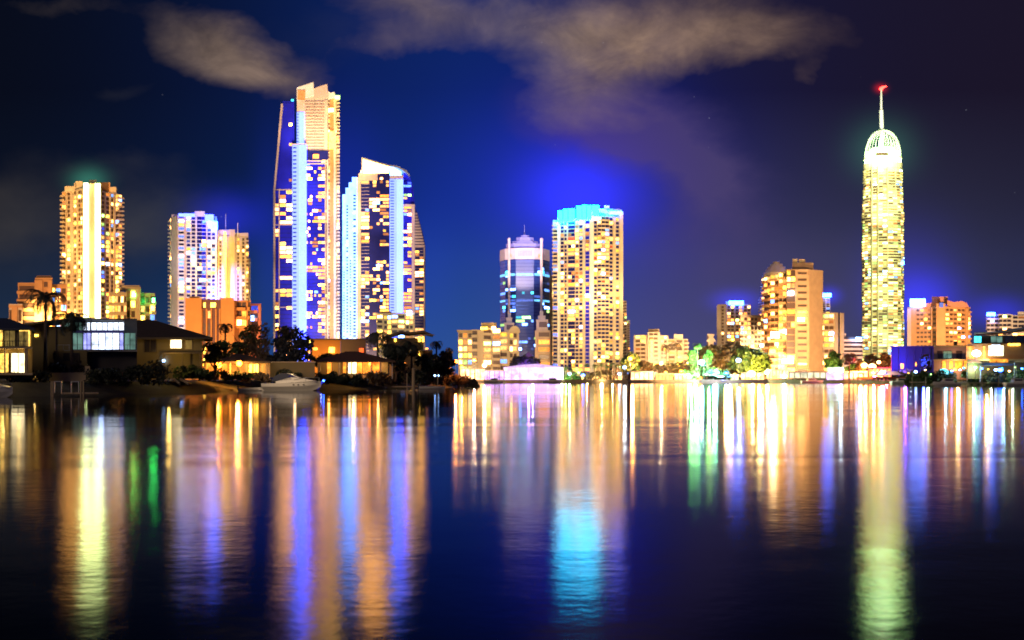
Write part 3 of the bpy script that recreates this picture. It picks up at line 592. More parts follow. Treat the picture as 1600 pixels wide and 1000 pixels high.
for a, c, p0, p1 in ((791,849,389,380),(800,841,380,376),(807,834,376,369.5),(814,827,369.5,366)): t.vol('crown_step', octo(a,c,640+(a-791)*.2,670-(a-791)*.2), Z(p0,Y), Z(p1,Y), LILAC)
b = MB(); b.tube([(X(820,Y),655,Z(366,Y)),(X(820,Y),655,Z(358,Y)),(X(820,Y),655,Z(346,Y))], [.9,.35,.12], 8); t.part('spire', b, LILAC)
for px in (795.5, 845.5):
    b = MB(); b.tube([(X(px,Y),633,G),(X(px,Y),633,Z(378,Y))], .75, 8); b.ball((X(px,Y),633,Z(377,Y)), 1.0,1.0,1.2); t.part('corner_mast', b, PINK)
t.finish(); spot('floodlight', (X(800,540),540,50), (X(820,Y),Y,Z(400,Y)), 1.1e6, (1,.74,.80), 24, .5); spot('floodlight', (X(812,545),545,50), (X(820,Y),Y,Z(445,Y)), 1.2e5, (.22,.34,1), 70, .6); spot('floodlight', (X(840,560),560,90), (X(820,Y),Y+10,Z(372,Y)), 2.4e5, (.35,.35,1), 26, .6)

# ---- two stepped stone pylons in front of it
Y = 600
for (steps, lab, sd_) in ((((785,805,520,600),(788,803,505,520),(791,800,497,505),(793.5,798,488,497)), 'stepped cream stone pylon left of the blue glass office tower, mast above', 60),
                          (((836,860,517,600),(838,856,500,517),(841,852,494,500),(843.5,849,487,494)), 'stepped cream stone pylon right of the blue glass office tower', 61)):
    cx = (steps[0][0]+steps[0][1])/2; t = Thing('stone_pylon', lab, 'tower', (X(cx,Y), Y, G), 'stepped pylons before the office tower')
    for k, (a, b_, c, d) in enumerate(steps):
        A, B_ = P2(a,Y-5+k*1.5), P2(b_,Y-5+k*1.5); t.vol('tier', [A, B_, B_+Vector((0,10-k*2)), A+Vector((0,10-k*2))], G if k == 0 else Z(d,Y), Z(c,Y), SAND)
        t.slab('cornice', a-.6, b_+.6, c-.8, c+1, Y-5.6+k*1.5, 9-k*2, SAND)
        if k < 2: t.facade(A, B_, Z(d,Y), Z(c+2,Y), 7 if k == 0 else 1, [('P',1,{'d':.3}),('B',5,{'p':.35,'pal':'mixed','d':.6})], .3, 'mixed', sd_+k, SAND, dark=GLW)
    t.finish()
flood(822, Y, 490, 2.2, (1,.60,.36), 52, z=3)

# ---- slim cream tower between
Y = 670; t = Thing('residential_tower', 'very slim cream tower squeezed between the office tower and the cyan-roofed tower', 'tower', (X(861,Y), Y, G))
A, B_ = P2(855.5,Y), P2(866,Y+3); t.vol('wall', [A, B_, B_+Vector((0,14)), A+Vector((0,14))], G, Z(430,Y), CREAM); t.slab('roof_fin', 856, 861, 422, 431, Y-.5, 6, CREAM)
t.facade(A, B_, G, Z(432,Y), 34, [('P',3),('P',2),('B',3,{'d':1})], .2, 'warm', 66, CREAM, dark=GLW); t.finish()

# ---- cyan-roofed tower
Y = 560; t = Thing('residential_tower', 'broad cream apartment tower with glowing cyan roof boxes', 'tower', (X(918,Y), Y, G))
A, B_, C_ = P2(864,566), P2(921,558), P2(973,562)
t.vol('wall', [A, B_, C_, C_+Vector((0,24)), A+Vector((0,22))], G, Z(341,Y), CREAM)
t.facade(A, B_, G, Z(345,Y), 41, [('B',5,{'p':.35,'pal':'blue'}),('P',2.5,{'m':WHITE,'up':2}),('W',4,{'p':.40}),('W',3,{'p':.3}),('P',1),('G',7,{'n':2,'g':GLP,'p':.26,'lm':WHITE}),('W',4,{'p':.40}),('W',4,{'p':.3}),('P',2.5,{'m':CREAM,'up':2}),('G',4,{'n':1,'g':GLB,'p':.15})], .5, 'chev', 71, CREAM, dark=GLP, slabs=.5)
t.facade(B_, C_, G, Z(339,Y), 41, [('P',4,{'m':WHITE,'up':3}),('W',4,{'p':.35}),('B',12,{'n':3,'p':.40,'m':CREAM}),('W',4,{'p':.3}),('P',2.5,{'m':CREAM}),('W',4,{'p':.3}),('P',3.5,{'m':CREAM,'up':3})], .55, 'chev', 72, CREAM, dark=GLP, slabs=.5)
for a, b_, c, d in ((872,879,329,346),(880,887,327,345),(888,898,326,343),(901,909,322,343),(909.6,916,320.5,343),(917,924,321,343),(925,936,321,337)): t.slab('cyan_roof_box', a, b_, c, d, Y-3, 8, E_CY)
for a, b_, c, d in ((864,872,347,352),(936,958,326,341),(958,972,327,341),(944,952,321,327)): t.slab('rooftop_block', a, b_, c, d, Y+4, 10, CREAM)
t.slab('blue_side_light', 952, 972, 330, 334, Y-1, 2, E_LBL)
t.slab('lobby_wall', 928, 950, 566, 584, Y-8, 4, SAND); t.finish()
flood(918, Y, 330, 5.4, (1,.66,.32), 75, -15, z=3); flood(950, Y, 330, 5.2, (1,.62,.24), 160, 30)
# ---- slabs behind it on the right
Y = 690; t = Thing('residential_tower', 'narrow cream tower stepping down just right of the cyan-roofed tower', 'tower', (X(978,Y), Y, G))
for a, b_, c, yo in ((970,979,470,0),(978,984,500,4)):
    A, B_ = P2(a,Y+yo), P2(b_,Y+yo); t.vol('wall', [A, B_, B_+Vector((0,16)), A+Vector((0,16))], G, Z(c,Y), CREAM); t.facade(A, B_, G, Z(c+1,Y), 26, [('P',3),('W',2,{'p':.1}),('B',3,{'d':1})], .15, 'mixed', a, CREAM, dark=GLW)
t.finish(); flood(978, Y, 470, 6, (1,.66,.34), 80)

# ---- low cream blocks
Y = 600; t = Thing('apartment_block', 'rounded cream block of stacked balconies with roof room, left of the wide low one', 'apartment block', (X(1015,Y), Y, G))
for a, b_, c, yo, p in ((991,1012,523,0,.5),(1012,1031,519,-2,.4),(1031,1044,524,2,.5)):
    A, B_ = P2(a,Y+yo+(4 if a == 991 else 0)), P2(b_,Y+yo); t.vol('wall', [A, B_, B_+Vector((0,16)), A+Vector((0,16))], G, Z(c,Y), CREAM); t.facade(A, B_, Z(600,Y), Z(c+1,Y), 12, [('P',1),('B',8,{'n':2}),('P',1.5)], p, 'mixed', a, CREAM, dark=GLW)
t.slab('roof_room', 1013, 1030, 514, 520, Y+3, 6, SAND); t.slab('stair_light', 1016, 1020, 530, 560, Y-3, 1, E_Y); t.finish(); flood(1015, Y, 520, 7, (1,.64,.32), 60)
t = Thing('apartment_block', 'wide low cream block with roof hut behind two palms', 'apartment block', (X(1058,Y), Y, G))
A, B_ = P2(1044,Y+5), P2(1075,Y+8); t.vol('wall', [A, B_, B_+Vector((0,14)), A+Vector((0,14))], G, Z(529,Y), CREAM); t.facade(A, B_, Z(600,Y), Z(530,Y), 11, [('B',6),('P',.8),('B',6),('P',.8),('B',4)], .5, 'mixed', 83, CREAM, dark=GLW)
t.slab('roof_room', 1053, 1067, 522.5, 530, Y+8, 6, CREAM); t.finish(); flood(1062, Y, 525, 7, (1,.64,.32), 60)
Y = 640; t = Thing('roof_turret', 'small pale roof turret rising over the big dome of trees', 'roof turret', (X(1111,Y), Y, G))
b = MB(); b.prism([(X(a,Y), c) for a, c in ((1107,Y),(1115,Y),(1115,Y+5),(1107,Y+5))], G, Z(523,Y)); b.xz([(X(1103.5,Y),Z(534,Y)),(X(1118.5,Y),Z(534,Y)),(X(1115,Y),Z(528,Y)),(X(1107,Y),Z(528,Y))], Y-1, Y+6); t.part('wall', b, CREAM); t.slab('cap', 1105.5, 1116.5, 522, 524, Y-.6, 6, CREAM)
t.finish()

Y = 650; t = Thing('apartment_tower', 'cream apartment tower with blue glowing roof, right of the dome of trees', 'tower', (X(1150,Y), Y, G))
A, B_, C_ = P2(1121,Y+4), P2(1136,Y), P2(1173,Y+2); t.vol('wall', [A, B_, C_, C_+Vector((0,18)), A+Vector((0,18))], G, Z(475,Y), CREAM)
t.facade(A, B_, Z(600,Y), Z(477,Y), 24, [('P',3),('W',2),('P',2)], .3, 'cool', 91, CREAM, dark=GLW); t.facade(B_, C_, Z(600,Y), Z(477,Y), 24, [('W',3),('W',3),('P',1),('W',3),('W',3),('P',1),('W',3),('W',3)], .5, 'mixed', 92, CREAM, dark=GLW, slabs=.3)
t.slab('blue_roof_light', 1139, 1162, 470, 476, Y-1, 6, E_LBL); t.slab('rooftop_block', 1134, 1140, 471, 476, Y+5, 6, CREAM); t.finish(); flood(1150, Y, 475, 15, (1,.80,.5), 75)
Y = 600; t = Thing('apartment_block', 'pinkish mid-rise with dark square windows below the blue-roofed tower', 'apartment block', (X(1174,Y), Y, G))
A, B_ = P2(1157,Y), P2(1194,Y+3); t.vol('wall', [A, B_, B_+Vector((0,14)), A+Vector((0,14))], G, Z(492,Y), SAND); t.facade(A, B_, Z(600,Y), Z(495,Y), 15, [('W',3)]*7, .5, 'mixed', 95, SAND, dark=GLW); t.finish(); flood(1175, Y, 495, 7, (1,.62,.38), 55)
# ---- domed round tower
Y = 640; t = Thing('round_tower', 'round cream tower with tiered dome top, left of the big orange slab', 'tower', (X(1212,Y), Y, G))
def ring(pxc, r, n=16): rr = r*Y/F; c = X(pxc,Y+rr); return [(c+rr*math.cos(2*math.pi*i/n), Y+rr+rr*math.sin(2*math.pi*i/n)) for i in range(n)]
t.vol('drum', ring(1213,23), G, Z(432,Y), CREAM)
for r, a, b_ in ((22,432,429),(20,427,424),(17,424,420),(14,420,416),(10,416,412),(5,412,408.5)): t.vol('dome_tier', ring(1213,r), Z(a+.5,Y), Z(b_,Y), CREAM)
t.vol('glass_lantern', ring(1213,19), Z(429,Y), Z(426.5,Y), GLD)
rg = [Vector(p) for p in ring(1213,23)]
for i in range(8, 16):
    A, B_ = rg[i], rg[(i+1)%16]; t.facade(A, B_, G, Z(434,Y), 38, [('B',5,{'d':.9})], .5, 'warm', 100+i, CREAM, dark=GLW)
A, B_ = P2(1187,Y+14), P2(1196,Y+10); t.vol('wall', [A, B_, B_+Vector((0,16)), A+Vector((0,16))], G, Z(462,Y), SAND); t.facade(A, B_, G, Z(463,Y), 30, [('B',5,{'d':1.2})], .3, 'warm', 120, CREAM, dark=GLW)
t.finish()
# ---- big orange slab building
Y = 560; APRI = paint('apricot_render', (.52,.33,.18)); t = Thing('apartment_tower', 'big orange slab tower with blank right wall and curved balcony face', 'tower', (X(1245,Y), Y, G))
seg = [(1194,572),(1204,566),(1217,562),(1229,560)]; pts = [P2(a,b) for a, b in seg]
t.vol('curved_wall', pts+[P2(1229,580), P2(1194,590)], G, Z(424,Y), SAND)
for i in range(3):
    t.facade(pts[i], pts[i+1], Z(592,Y), Z(430-i*2,Y), 17, [('B',9,{'n':2})], .58, 'warm', 130+i, ORANGE, dark=GLW, bd=1.5)
A, B_, C_ = P2(1229,556), P2(1264,556), P2(1286,562); t.vol('slab_wall', [A, B_, C_, C_+Vector((0,16)), A+Vector((0,20))], G, Z(422,Y), APRI)
t.facade(A, B_, Z(584,Y), Z(423,Y), 16, [('G',9,{'n':2,'g':GLW,'lm':ORANGE,'p':.35}),('P',1),('W',13,{'n':1,'p':.22}),('P',.6)], .3, 'warm', 135, APRI, dark=GLW, wh=.34)
t.slab('roof_block', 1238, 1271, 410.5, 423, Y+2, 12, APRI); t.slab('roof_block', 1238, 1246, 404.5, 411, Y+3, 6, SAND); t.slab('roof_block', 1248, 1258, 405, 411, Y+3, 6, SAND)
t.slab('bright_terrace_light', 1204, 1218, 518, 528, Y-1, 2, E_HOT); t.slab('bright_terrace_light', 1246, 1257, 496, 502, Y-6, 1.5, E_HOT); t.slab('bright_terrace_light', 1231, 1240, 455, 461, Y-6, 1.5, E_HOTC); t.slab('bright_terrace_light', 1222, 1240, 560, 568, Y-6, 1.5, E_HOT); t.slab('bright_terrace_light', 1202, 1212, 546, 552, Y, 2, E_Y)
t.finish(); flood(1245, Y, 410, 6.2, (1,.62,.30), 75, -8, z=4); flood(1245, Y, 410, 1.4, (1,.6,.3), 170, 40)
glowlamp((X(1208,545),545,Z(524,545)), 4e4, (1,.6,.25), 1.5)
Y = 600
t = Thing('apartment_tower', 'narrow tower with open balconies and blue-lit mast block, behind the orange slab', 'tower', (X(1300,Y), Y, G))
A, B_, C_ = P2(1280,Y+6), P2(1303,Y+2), P2(1317,Y+8); t.vol('wall', [A, B_, C_, C_+Vector((0,14)), A+Vector((0,14))], G, Z(488,Y), SAND)
t.facade(A, B_, Z(600,Y), Z(490,Y), 12, [('B',12,{'n':3,'p':.6})], .6, 'mixed', 141, SAND, dark=GLW); t.facade(B_, C_, G, Z(488,Y), 12, [('P',3),('G',3,{'n':1,'g':GLD,'p':.05}),('P',3)], .1, 'warm', 142, SAND)
A, B_ = P2(1284,Y+14), P2(1297,Y+14); t.vol('mast_block', [A, B_, B_+Vector((0,8)), A+Vector((0,8))], Z(490,Y), Z(463,Y), WHITE); t.facade(A, B_, Z(488,Y), Z(464,Y), 7, [('W',3),('W',3)], .2, 'cool', 143, WHITE, dark=GLD)
t.slab('blue_roof_light', 1286, 1299, 458, 463, Y+12, 6, E_LBL); t.finish(); flood(1298, Y, 465, 5, (1,.6,.3), 50)
Y = 610; t = Thing('car_park_building', 'low pink building of open ribbed floors left of the tallest yellow tower', 'building', (X(1330,Y), Y, G))
A, B_ = P2(1313,Y), P2(1347,Y+3); t.vol('wall', [A, B_, B_+Vector((0,14)), A+Vector((0,14))], G, Z(526,Y), GLD); t.facade(A, B_, Z(600,Y), Z(527,Y), 11, [('H',9,{'m':PINK})], .2, 'warm', 145, PINK); t.slab('roof_hut', 1315, 1322, 521, 527, Y+4, 4, PINK)
t.slab('bright_light', 1337, 1346, 527, 533, Y-2, 2, E_HOTC); t.finish(); flood(1330, Y, 530, 3.4, (1,.58,.52), 45)

# ---- the tallest slim yellow tower with domed cage and spire
Y = 1150; t = Thing('observation_tower', 'slender yellow-lit round tower with caged dome, spire and red beacon', 'tower', (X(1379,Y), Y, G))
def oval(r, n=24, ry=.8): c = X(1379.3,Y+22); rr = r*(Y+22)/F; return [Vector((c+rr*math.cos(2*math.pi*i/n), Y+22+rr*ry*math.sin(2*math.pi*i/n))) for i in range(n)]
QW = paint('pale_yellow_cladding', (.58, .54, .30))
t.vol('core', oval(27.6), G, Z(256,Y), GLW)
nf = 74; z0_, z1_ = G, Z(262,Y); fh = (z1_-z0_)/nf; rnd = random.Random(9)
for i in range(nf+1):
    z = z0_+i*fh; pyf = HZ-(z-CH)*F/Y
    r = 32.4-(.9 if (i//7)%2 else 0) - (1.2 if pyf < 330 else 0) - (1.3 if pyf < 290 else 0)
    b = MB(); b.prism(oval(r+.5), z, z+fh*.44); t.part('floor_ring', b, QW)
    if i == nf: break
    o = oval(r-.4)
    for k in range(12, 24):
        A, B_ = o[k], o[(k+1)%24]; u = (B_-A); L = u.length; u /= L; n2 = Vector((u.y,-u.x)); c = (A+B_)/2
        v = rnd.random() - .6*noise.noise((k*.45, i*.22, 4.4))
        m = pick('q', rnd) if v < (.66 if k not in (12,13,22,23) else .8) else (GLW if rnd.random() < .75 else E_DW)
        t.win.append((c.x, c.y, z+fh*.72, math.atan2(u.y,u.x), L*.94, fh*.5, m))
for px in (1362.5, 1371, 1386, 1400):
    b = MB(); a = abs(px-1379.3)/32; yf = Y+22-math.sqrt(max(0,1-a*a))*32*.8*Y/F-1.0; b.box(X(px-.7,Y+6), X(px+.7,Y+6), yf-.9, yf+3, G, Z(262,Y)); t.part('vertical_rib', b, QW)
b = MB(); b.prism(oval(29.5), Z(262,Y), Z(250,Y)); t.part('crown_base', b, QW)
b = MB(); b.prism(oval(27.5), Z(250,Y), Z(243,Y)); t.part('crown_light_ring', b, E_QT)
b = MB(); b.prism(oval(29.2), Z(243,Y), Z(240.5,Y)); t.part('crown_ledge', b, QW)
b = MB(); b.prism(oval(26), Z(240.5,Y), Z(232,Y)); b.prism(oval(18), Z(232,Y), Z(226,Y)); t.part('crown_light_drum', b, E_QT)
b = MB(); b.box(X(1370,Y), X(1388,Y), Y-.5, Y+4, Z(243,Y), Z(238,Y)); t.part('crown_window', b, GLW)
cx, cy = X(1379.3,Y+22), Y+22
for k in range(28):                                       # curved fins of the cage
    a = 2*math.pi*k/28; b = MB(); pts = []
    rr = 28*Y/F
    for s in range(9):
        th = R(90)*s/8; pts.append((cx+rr*math.cos(a)*math.cos(th)**.8, cy+rr*.8*math.sin(a)*math.cos(th)**.8, Z(241,Y)+math.sin(th)*(Z(203,Y+22)-Z(241,Y))))
    b.tube(pts, .34, 5); t.part('cage_fin', b, WHITE)
b = MB(); b.tube([(cx-1,cy,Z(226,Y)),(cx-1,cy,Z(205,Y+22)),(cx-1.6,cy,Z(172,Y+22)),(cx-1.6,cy,Z(171.8,Y+22)),(cx-1.6,cy,Z(140,Y+22))], [2.6,2.2,2.0,1.2,.8], 10); t.part('spire', b, WHITE)
b = MB(); b.ball((cx-1.6,cy,Z(138.5,Y+22)), 2.4,2.4,1.8); b.tube([(cx-1,cy,Z(137,Y+22)),(cx+4,cy,Z(134.5,Y+22))], [1.5,.6], 6); t.part('red_beacon', b, E_RED)
t.slab('blue_edge_light', 1410, 1413, 408, 413, Y+10, 3, E_LBL); t.finish()
flood(1379, Y, 200, 4.2, (1,.90,.50), 260, -60, size=70); flood(1379, Y, 200, 2.2, (.8,1,.5), 200, 80, size=90)
spot('floodlight', (cx-30,Y-60,Z(262,Y)), (cx,cy,Z(205,Y)), 6e5, (.75,1,.75), 60); spot('floodlight', (cx-80,Y-210,60), (cx,Y,Z(262,Y)), 5e6, (1,.92,.55), 26, .7); glowlamp((cx,cy,Z(220,Y)), 2.5e5, (.7,1,.6), 2)  # spots added in mid-air to brighten the crown, without fixtures

# ---- orange hotel right of it
Y = 620; t = Thing('hotel', 'pink and orange hotel with small square windows and blue light on left roof', 'hotel', (X(1468,Y), Y, G))
A, B_, C_, D_ = P2(1418,Y+6), P2(1463,Y-2), P2(1477,Y-2), P2(1516,Y+5)
t.vol('wall', [A, B_, C_, D_, D_+Vector((0,18)), A+Vector((0,18))], G, Z(479,Y), ORANGE)
t.facade(A, B_, Z(600,Y), Z(481,Y), 17, [('P',3,{'m':PINK}),('P',4),('W',3,{'p':.2}),('W',3,{'p':.3}),('W',3,{'p':.5}),('W',3,{'p':.4}),('P',1),('W',3,{'p':.1})], .3, 'mixed', 151, ORANGE, dark=GLW, wh=.45)
t.slab('stair_shaft', 1463, 1477, 474, 596, Y-5, 3, ORANGE)
t.facade(C_, D_, Z(600,Y), Z(481,Y), 17, [('W',3,{'p':.3}),('W',3,{'p':.4}),('W',3,{'p':.7}),('W',3,{'p':.3}),('W',3,{'p':.2}),('P',2),('B',2,{'d':1})], .4, 'mixed', 152, ORANGE, dark=GLW, wh=.45)
b = MB(); b.xz([zz(1442,480),zz(1466,480),zz(1466,468),zz(1452,474),zz(1442,473)], Y, Y+12); b.xz([zz(1480,480),zz(1514,480),zz(1510,473),zz(1503,470.5),zz(1490,472),zz(1480,469)], Y, Y+12); t.part('roof_parapet', b, CORAL)
t.slab('roof_block', 1456, 1481, 463.5, 474, Y+4, 8, CORAL); t.slab('blue_white_roof_light', 1422, 1446, 467, 478, Y-1, 8, emis('roof_blue_white', (.08, .22, 1), 22, .2)); t.slab('stair_light', 1468, 1474, 473, 480, Y-6, 1, E_DC); t.finish()
flood(1468, Y, 470, 9, (1,.58,.30), 70, 10)
Y = 650; t = Thing('apartment_block', 'pale block of curved balconies with blue roof light at the right edge', 'apartment block', (X(1580,Y), Y, G))
for a, b_, c, yo in ((1541,1562,491,4),(1560,1582,491,0),(1580,1615,492,4)):
    A, B_ = P2(a,Y+yo), P2(b_,Y+yo); t.vol('wall', [A, B_, B_+Vector((0,14)), A+Vector((0,14))], G, Z(c,Y), CREAM); t.facade(A, B_, Z(600,Y), Z(c+1,Y), 16, [('B',9,{'n':3,'m':CREAM}),('P',1)], .3, 'mixed', a, CREAM, dark=GLD, bd=1.4)
t.slab('blue_roof_light', 1542, 1555, 488, 493, Y, 5, E_LBL); t.slab('roof_block', 1590, 1610, 487, 492, Y+5, 6, CREAM); t.finish(); flood(1575, Y, 490, 6, (1,.72,.5), 60)
# ================================================================ VEGETATION
def leaf_quads(mb, c, r, n, rnd, size, flat=1.0):
    for _ in range(n):
        while True:
            d = Vector((rnd.uniform(-1,1), rnd.uniform(-1,1), rnd.uniform(-1,1)))
            if d.length < 1: break
        p = Vector(c)+Vector((d.x*r, d.y*r, d.z*r*flat)); s = size*rnd.uniform(.6,1.3)
        a = Vector((rnd.gauss(0,1), rnd.gauss(0,1), rnd.gauss(0,1))).normalized(); e = a.orthogonal().normalized()*s; f_ = a.cross(e).normalized()*s*.6
        b = len(mb.v); mb.v += [tuple(p-e), tuple(p-f_), tuple(p+e), tuple(p+f_)]; mb.f.append((b,b+1,b+2,b+3)); mb.mi.append(0)
def tree(label, px, Y, py_top, py_base, w_px, seed, leaf=None, name='broadleaf_tree', dens=1.0, z0=None, flat=.75, group=None, bare=False, crown_from=.25):
    rnd = random.Random(seed); leaf = leaf or LEAF; x = X(px,Y); z0 = Z(py_base,Y) if z0 is None else z0; zt = Z(py_top,Y); H = zt-z0; W_ = w_px*Y/F/2
    t = Thing(name, label, 'tree', (x, Y, z0), group); tr = MB()
    zc = z0+H*crown_from; tr.tube([(x,Y,z0-.3),(x+.03*H,Y,z0+H*.25),(x,Y,z0+H*.6)], [.035*H+.08,.028*H+.05,.012*H+.03], 7)
    tips = []
    for k in range(9 if not bare else 16):
        a = rnd.uniform(0, 2*math.pi); rr = W_*rnd.uniform(.45,.9); zz_ = zc+(zt-zc)*rnd.uniform(.25,.85)
        p0 = Vector((x, Y, z0+H*rnd.uniform(.15,.5))); p2 = Vector((x+math.cos(a)*rr, Y+math.sin(a)*rr, zz_)); p1 = (p0+p2)/2+Vector((0,0,-.03*H))
        tr.tube([p0,p1,p2], [.014*H+.03,.009*H+.02,.01], 5); tips.append(p2)
        if bare:
            for _ in range(5):
                q = p1+(p2-p1)*rnd.uniform(.1,1); e = q+Vector((rnd.uniform(-1,1),rnd.uniform(-1,1),rnd.uniform(.2,1)))*W_*.35; tr.tube([q,(q+e)/2+Vector((0,0,.1)),e],[.05,.035,.015],4)
    t.part('trunk', tr, BARK); cr = MB(); n = int((26 if not bare else 16)*dens)
    for k in range(n):
        while True:
            d = Vector((rnd.uniform(-1,1), rnd.uniform(-1,1), rnd.uniform(-1,1)))
            if .3 < d.length < 1: break
        hz = (zt-zc)/2; c = (x+d.x*W_*.82, Y+d.y*W_*.82, zc+hz+d.z*hz*.82)
        leaf_quads(cr, c, W_*rnd.uniform(.22,.36), int(rnd.uniform(35,75)*(1 if not bare else .35)), rnd, max(.13, .0016*Y), flat)
    t.part('crown', cr, leaf); return t.r
def palm(label, px, Y, py_top, py_base, w_px, seed, leaf=None, lean=0, group=None, z0=None, droop=1.0, n=17):
    rnd = random.Random(seed); leaf = leaf or LEAF; x = X(px,Y); z0 = Z(py_base,Y) if z0 is None else z0; L = w_px*Y/F/2*1.55; zt = Z(py_top,Y)-L*.36
    t = Thing('palm_tree', label, 'palm tree', (x, Y, z0), group); tr = MB(); hx = x+lean
    tr.tube([(hx,Y,z0-.4),(x+lean*.4,Y,z0+(zt-z0)*.5),(x,Y,zt)], [.30+.004*(zt-z0),.2,.17], 8); tr.ball((x,Y,zt), .32,.32,.45); t.part('trunk', tr, BARK); fr = MB()
    for k in range(n):
        a = 2*math.pi*k/n+rnd.uniform(-.2,.2); up = rnd.uniform(-.15,1.1); l = L*rnd.uniform(.85,1.1); prev = Vector((x,Y,zt)); dirx = Vector((math.cos(a), math.sin(a), 0)); th = up
        side = Vector((-dirx.y, dirx.x, 0)); seg = 9
        for s in range(seg):
            d = dirx*math.cos(th)+Vector((0,0,1))*math.sin(th); nx = prev+d*l/seg; th -= (.26+.03*s)*droop
            wl = L*.21*math.sin(math.pi*(s+.8)/(seg+1.2))
            for sg in (-1,1):
                for j in (0,.5):
                    q = prev+(nx-prev)*j; q2 = q+(nx-prev)*.42; tip = q+side*sg*wl+d*wl*.35-Vector((0,0,wl*.45))
                    b = len(fr.v); fr.v += [tuple(q), tuple(q2), tuple(tip)]; fr.f.append((b,b+1,b+2)); fr.mi.append(0)
            w = .04; b = len(fr.v); fr.v += [tuple(prev-side*w), tuple(prev+side*w), tuple(nx+side*w), tuple(nx-side*w)]; fr.f.append((b,b+1,b+2,b+3)); fr.mi.append(0)
            prev = nx
    t.part('fronds', fr, leaf); return t.r
def shrub(label, px, Y, py_top, py_base, w_px, seed, leaf=None, group=None, name='shrub', dep=1.0, dens=1.0):
    rnd = random.Random(seed); x = X(px,Y); z0 = Z(py_base,Y); H = Z(py_top,Y)-z0; W_ = w_px*Y/F/2; mb = MB()
    n = max(6, int(w_px*.5*dens))
    for k in range(n):
        fx = rnd.uniform(-1,1); c = (x+fx*W_*.9, Y+rnd.uniform(-1,1)*min(W_,2.5)*dep, z0+H*rnd.uniform(.15,.72)*(1-.3*fx*fx)); leaf_quads(mb, c, max(.45, H*.3), int(55*dens), rnd, max(.11,.0014*Y), .8)
    o = mb.build(name, leaf or LEAF); return tag(o, label, 'shrub' if name == 'shrub' else name.replace('_',' '), group)

# ================================================================ NEAR LEFT BANK
GB = 1.9
def win(t, px0, px1, py0, py1, Y, m, frame=None, mull=0, fm=None):
    f = t.slab('window', px0, px1, py0, py1, Y-.06, .05, m); r = parent_loc(f)
    b = MB(); x0, x1, z0, z1 = X(px0,Y), X(px1,Y), Z(py1,Y), Z(py0,Y); w = .07; y0, y1 = Y-.14, Y-.02
    b.box(x0-w,x1+w,y0,y1,z0-w,z0); b.box(x0-w,x1+w,y0,y1,z1,z1+w); b.box(x0-w,x0,y0,y1,z0,z1); b.box(x1,x1+w,y0,y1,z0,z1)
    for k in range(mull): c = x0+(x1-x0)*(k+1)/(mull+1); b.box(c-.035,c+.035,y0,y1,z0,z1)
    t.part('frame', b, fm or BLACKM, f); return f
def hip(t, px0, px1, rx0, rx1, pye, pyr, Y, d, m, over=.6, name='roof'):
    x0, x1 = X(px0,Y)-over, X(px1,Y)+over; a, c = X(rx0,Y), X(rx1,Y); ze, zr = Z(pye,Y), Z(pyr,Y+d/2)
    sx = (x0+x1)/2/Y; e = sx*(d+over); g_ = sx*d/2
    b = MB(); b.add([(x0,Y-over,ze),(x1,Y-over,ze),(x1+e,Y+d+over,ze),(x0+e,Y+d+over,ze),(a+g_,Y+d/2,zr),(c+g_,Y+d/2,zr),(x0,Y-over,ze-.25),(x1,Y-over,ze-.25),(x1+e,Y+d+over,ze-.25),(x0+e,Y+d+over,ze-.25)],
        [(0,1,5,4),(1,2,5),(2,3,4,5),(3,0,4),(6,7,1,0),(7,8,2,1),(8,9,3,2),(9,6,0,3),(9,8,7,6)]); return t.part(name, b, m)
# lit curtains and interiors
E_IN = emis('house_interior_yellow', (1, .58, .10), 1.7, .8, 1.6); E_INB = emis('house_interior_white', (.72, .82, 1), 1.9, .55, .8); E_INV = emis('house_interior_violet', (.36, .38, 1), 1.3, .5, 1.0)
E_INT = emis('house_interior_teal', (.25, .5, .42), .40, .6, .7); E_INW = emis('house_interior_warm_white', (1, .80, .42), 3.4, .5, .9); E_INO = emis('house_interior_orange', (1, .30, .03), 1.6, .8, 1.1); E_DIMY = emis('curtain_dim', (.8, .55, .14), .18, .6, 1.5)
OLIVE = paint('olive_render', (.17, .13, .055)); 
# --- house at the left edge
Y = 135; t = Thing('house', 'two storey house with blue-black hip roof and yellow lit rooms at the left edge', 'house', (X(15,Y), Y, GB))
t.slab('wall', -70, 50, 513, 592, Y, 9, OLIVE); hip(t, -70, 50, -40, 12, 513, 497, Y, 9, SLATE)
t.slab('balcony_slab', -70, 51, 542, 545, Y-1.5, 1.5, SAND); t.slab('balcony_slab', -70, 51, 583, 586, Y-1.6, 1.5, SAND)
win(t, -30, 3, 516, 541, Y, E_IN, mull=2); win(t, 7, 24, 517, 541, Y, E_DIMY, mull=1); win(t, 30, 46, 517, 541, Y, E_DIMY, mull=1)
t.slab('lit_curtain_edge', 44.5, 47, 517, 541, Y-.2, .1, E_IN); t.slab('lit_curtain_edge', 30, 46, 516, 517.5, Y-.2, .1, E_IN); t.slab('lit_curtain_edge', -2, 4, 516, 541, Y-.25, .1, E_IN)
win(t, -30, 14, 552, 582, Y, E_IN, mull=2); win(t, 18, 40, 552, 582, Y, E_INW, mull=1)
b = MB(); [b.box(X(a,Y),X(a+1.6,Y),Y-1.4,Y-1.2,Z(583,Y),Z(545,Y)) for a in (-20, 14.5, 46, 48.6)]; t.part('veranda_posts', b, SAND)
b = MB(); b.box(X(-60,Y),X(50,Y),Y-1.5,Y-1.45,Z(534,Y),Z(533,Y)); [b.box(X(a,Y),X(a+.4,Y),Y-1.5,Y-1.45,Z(542,Y),Z(533.4,Y)) for a in range(-60,50,4)]; t.part('balustrade', b, BLACKM)
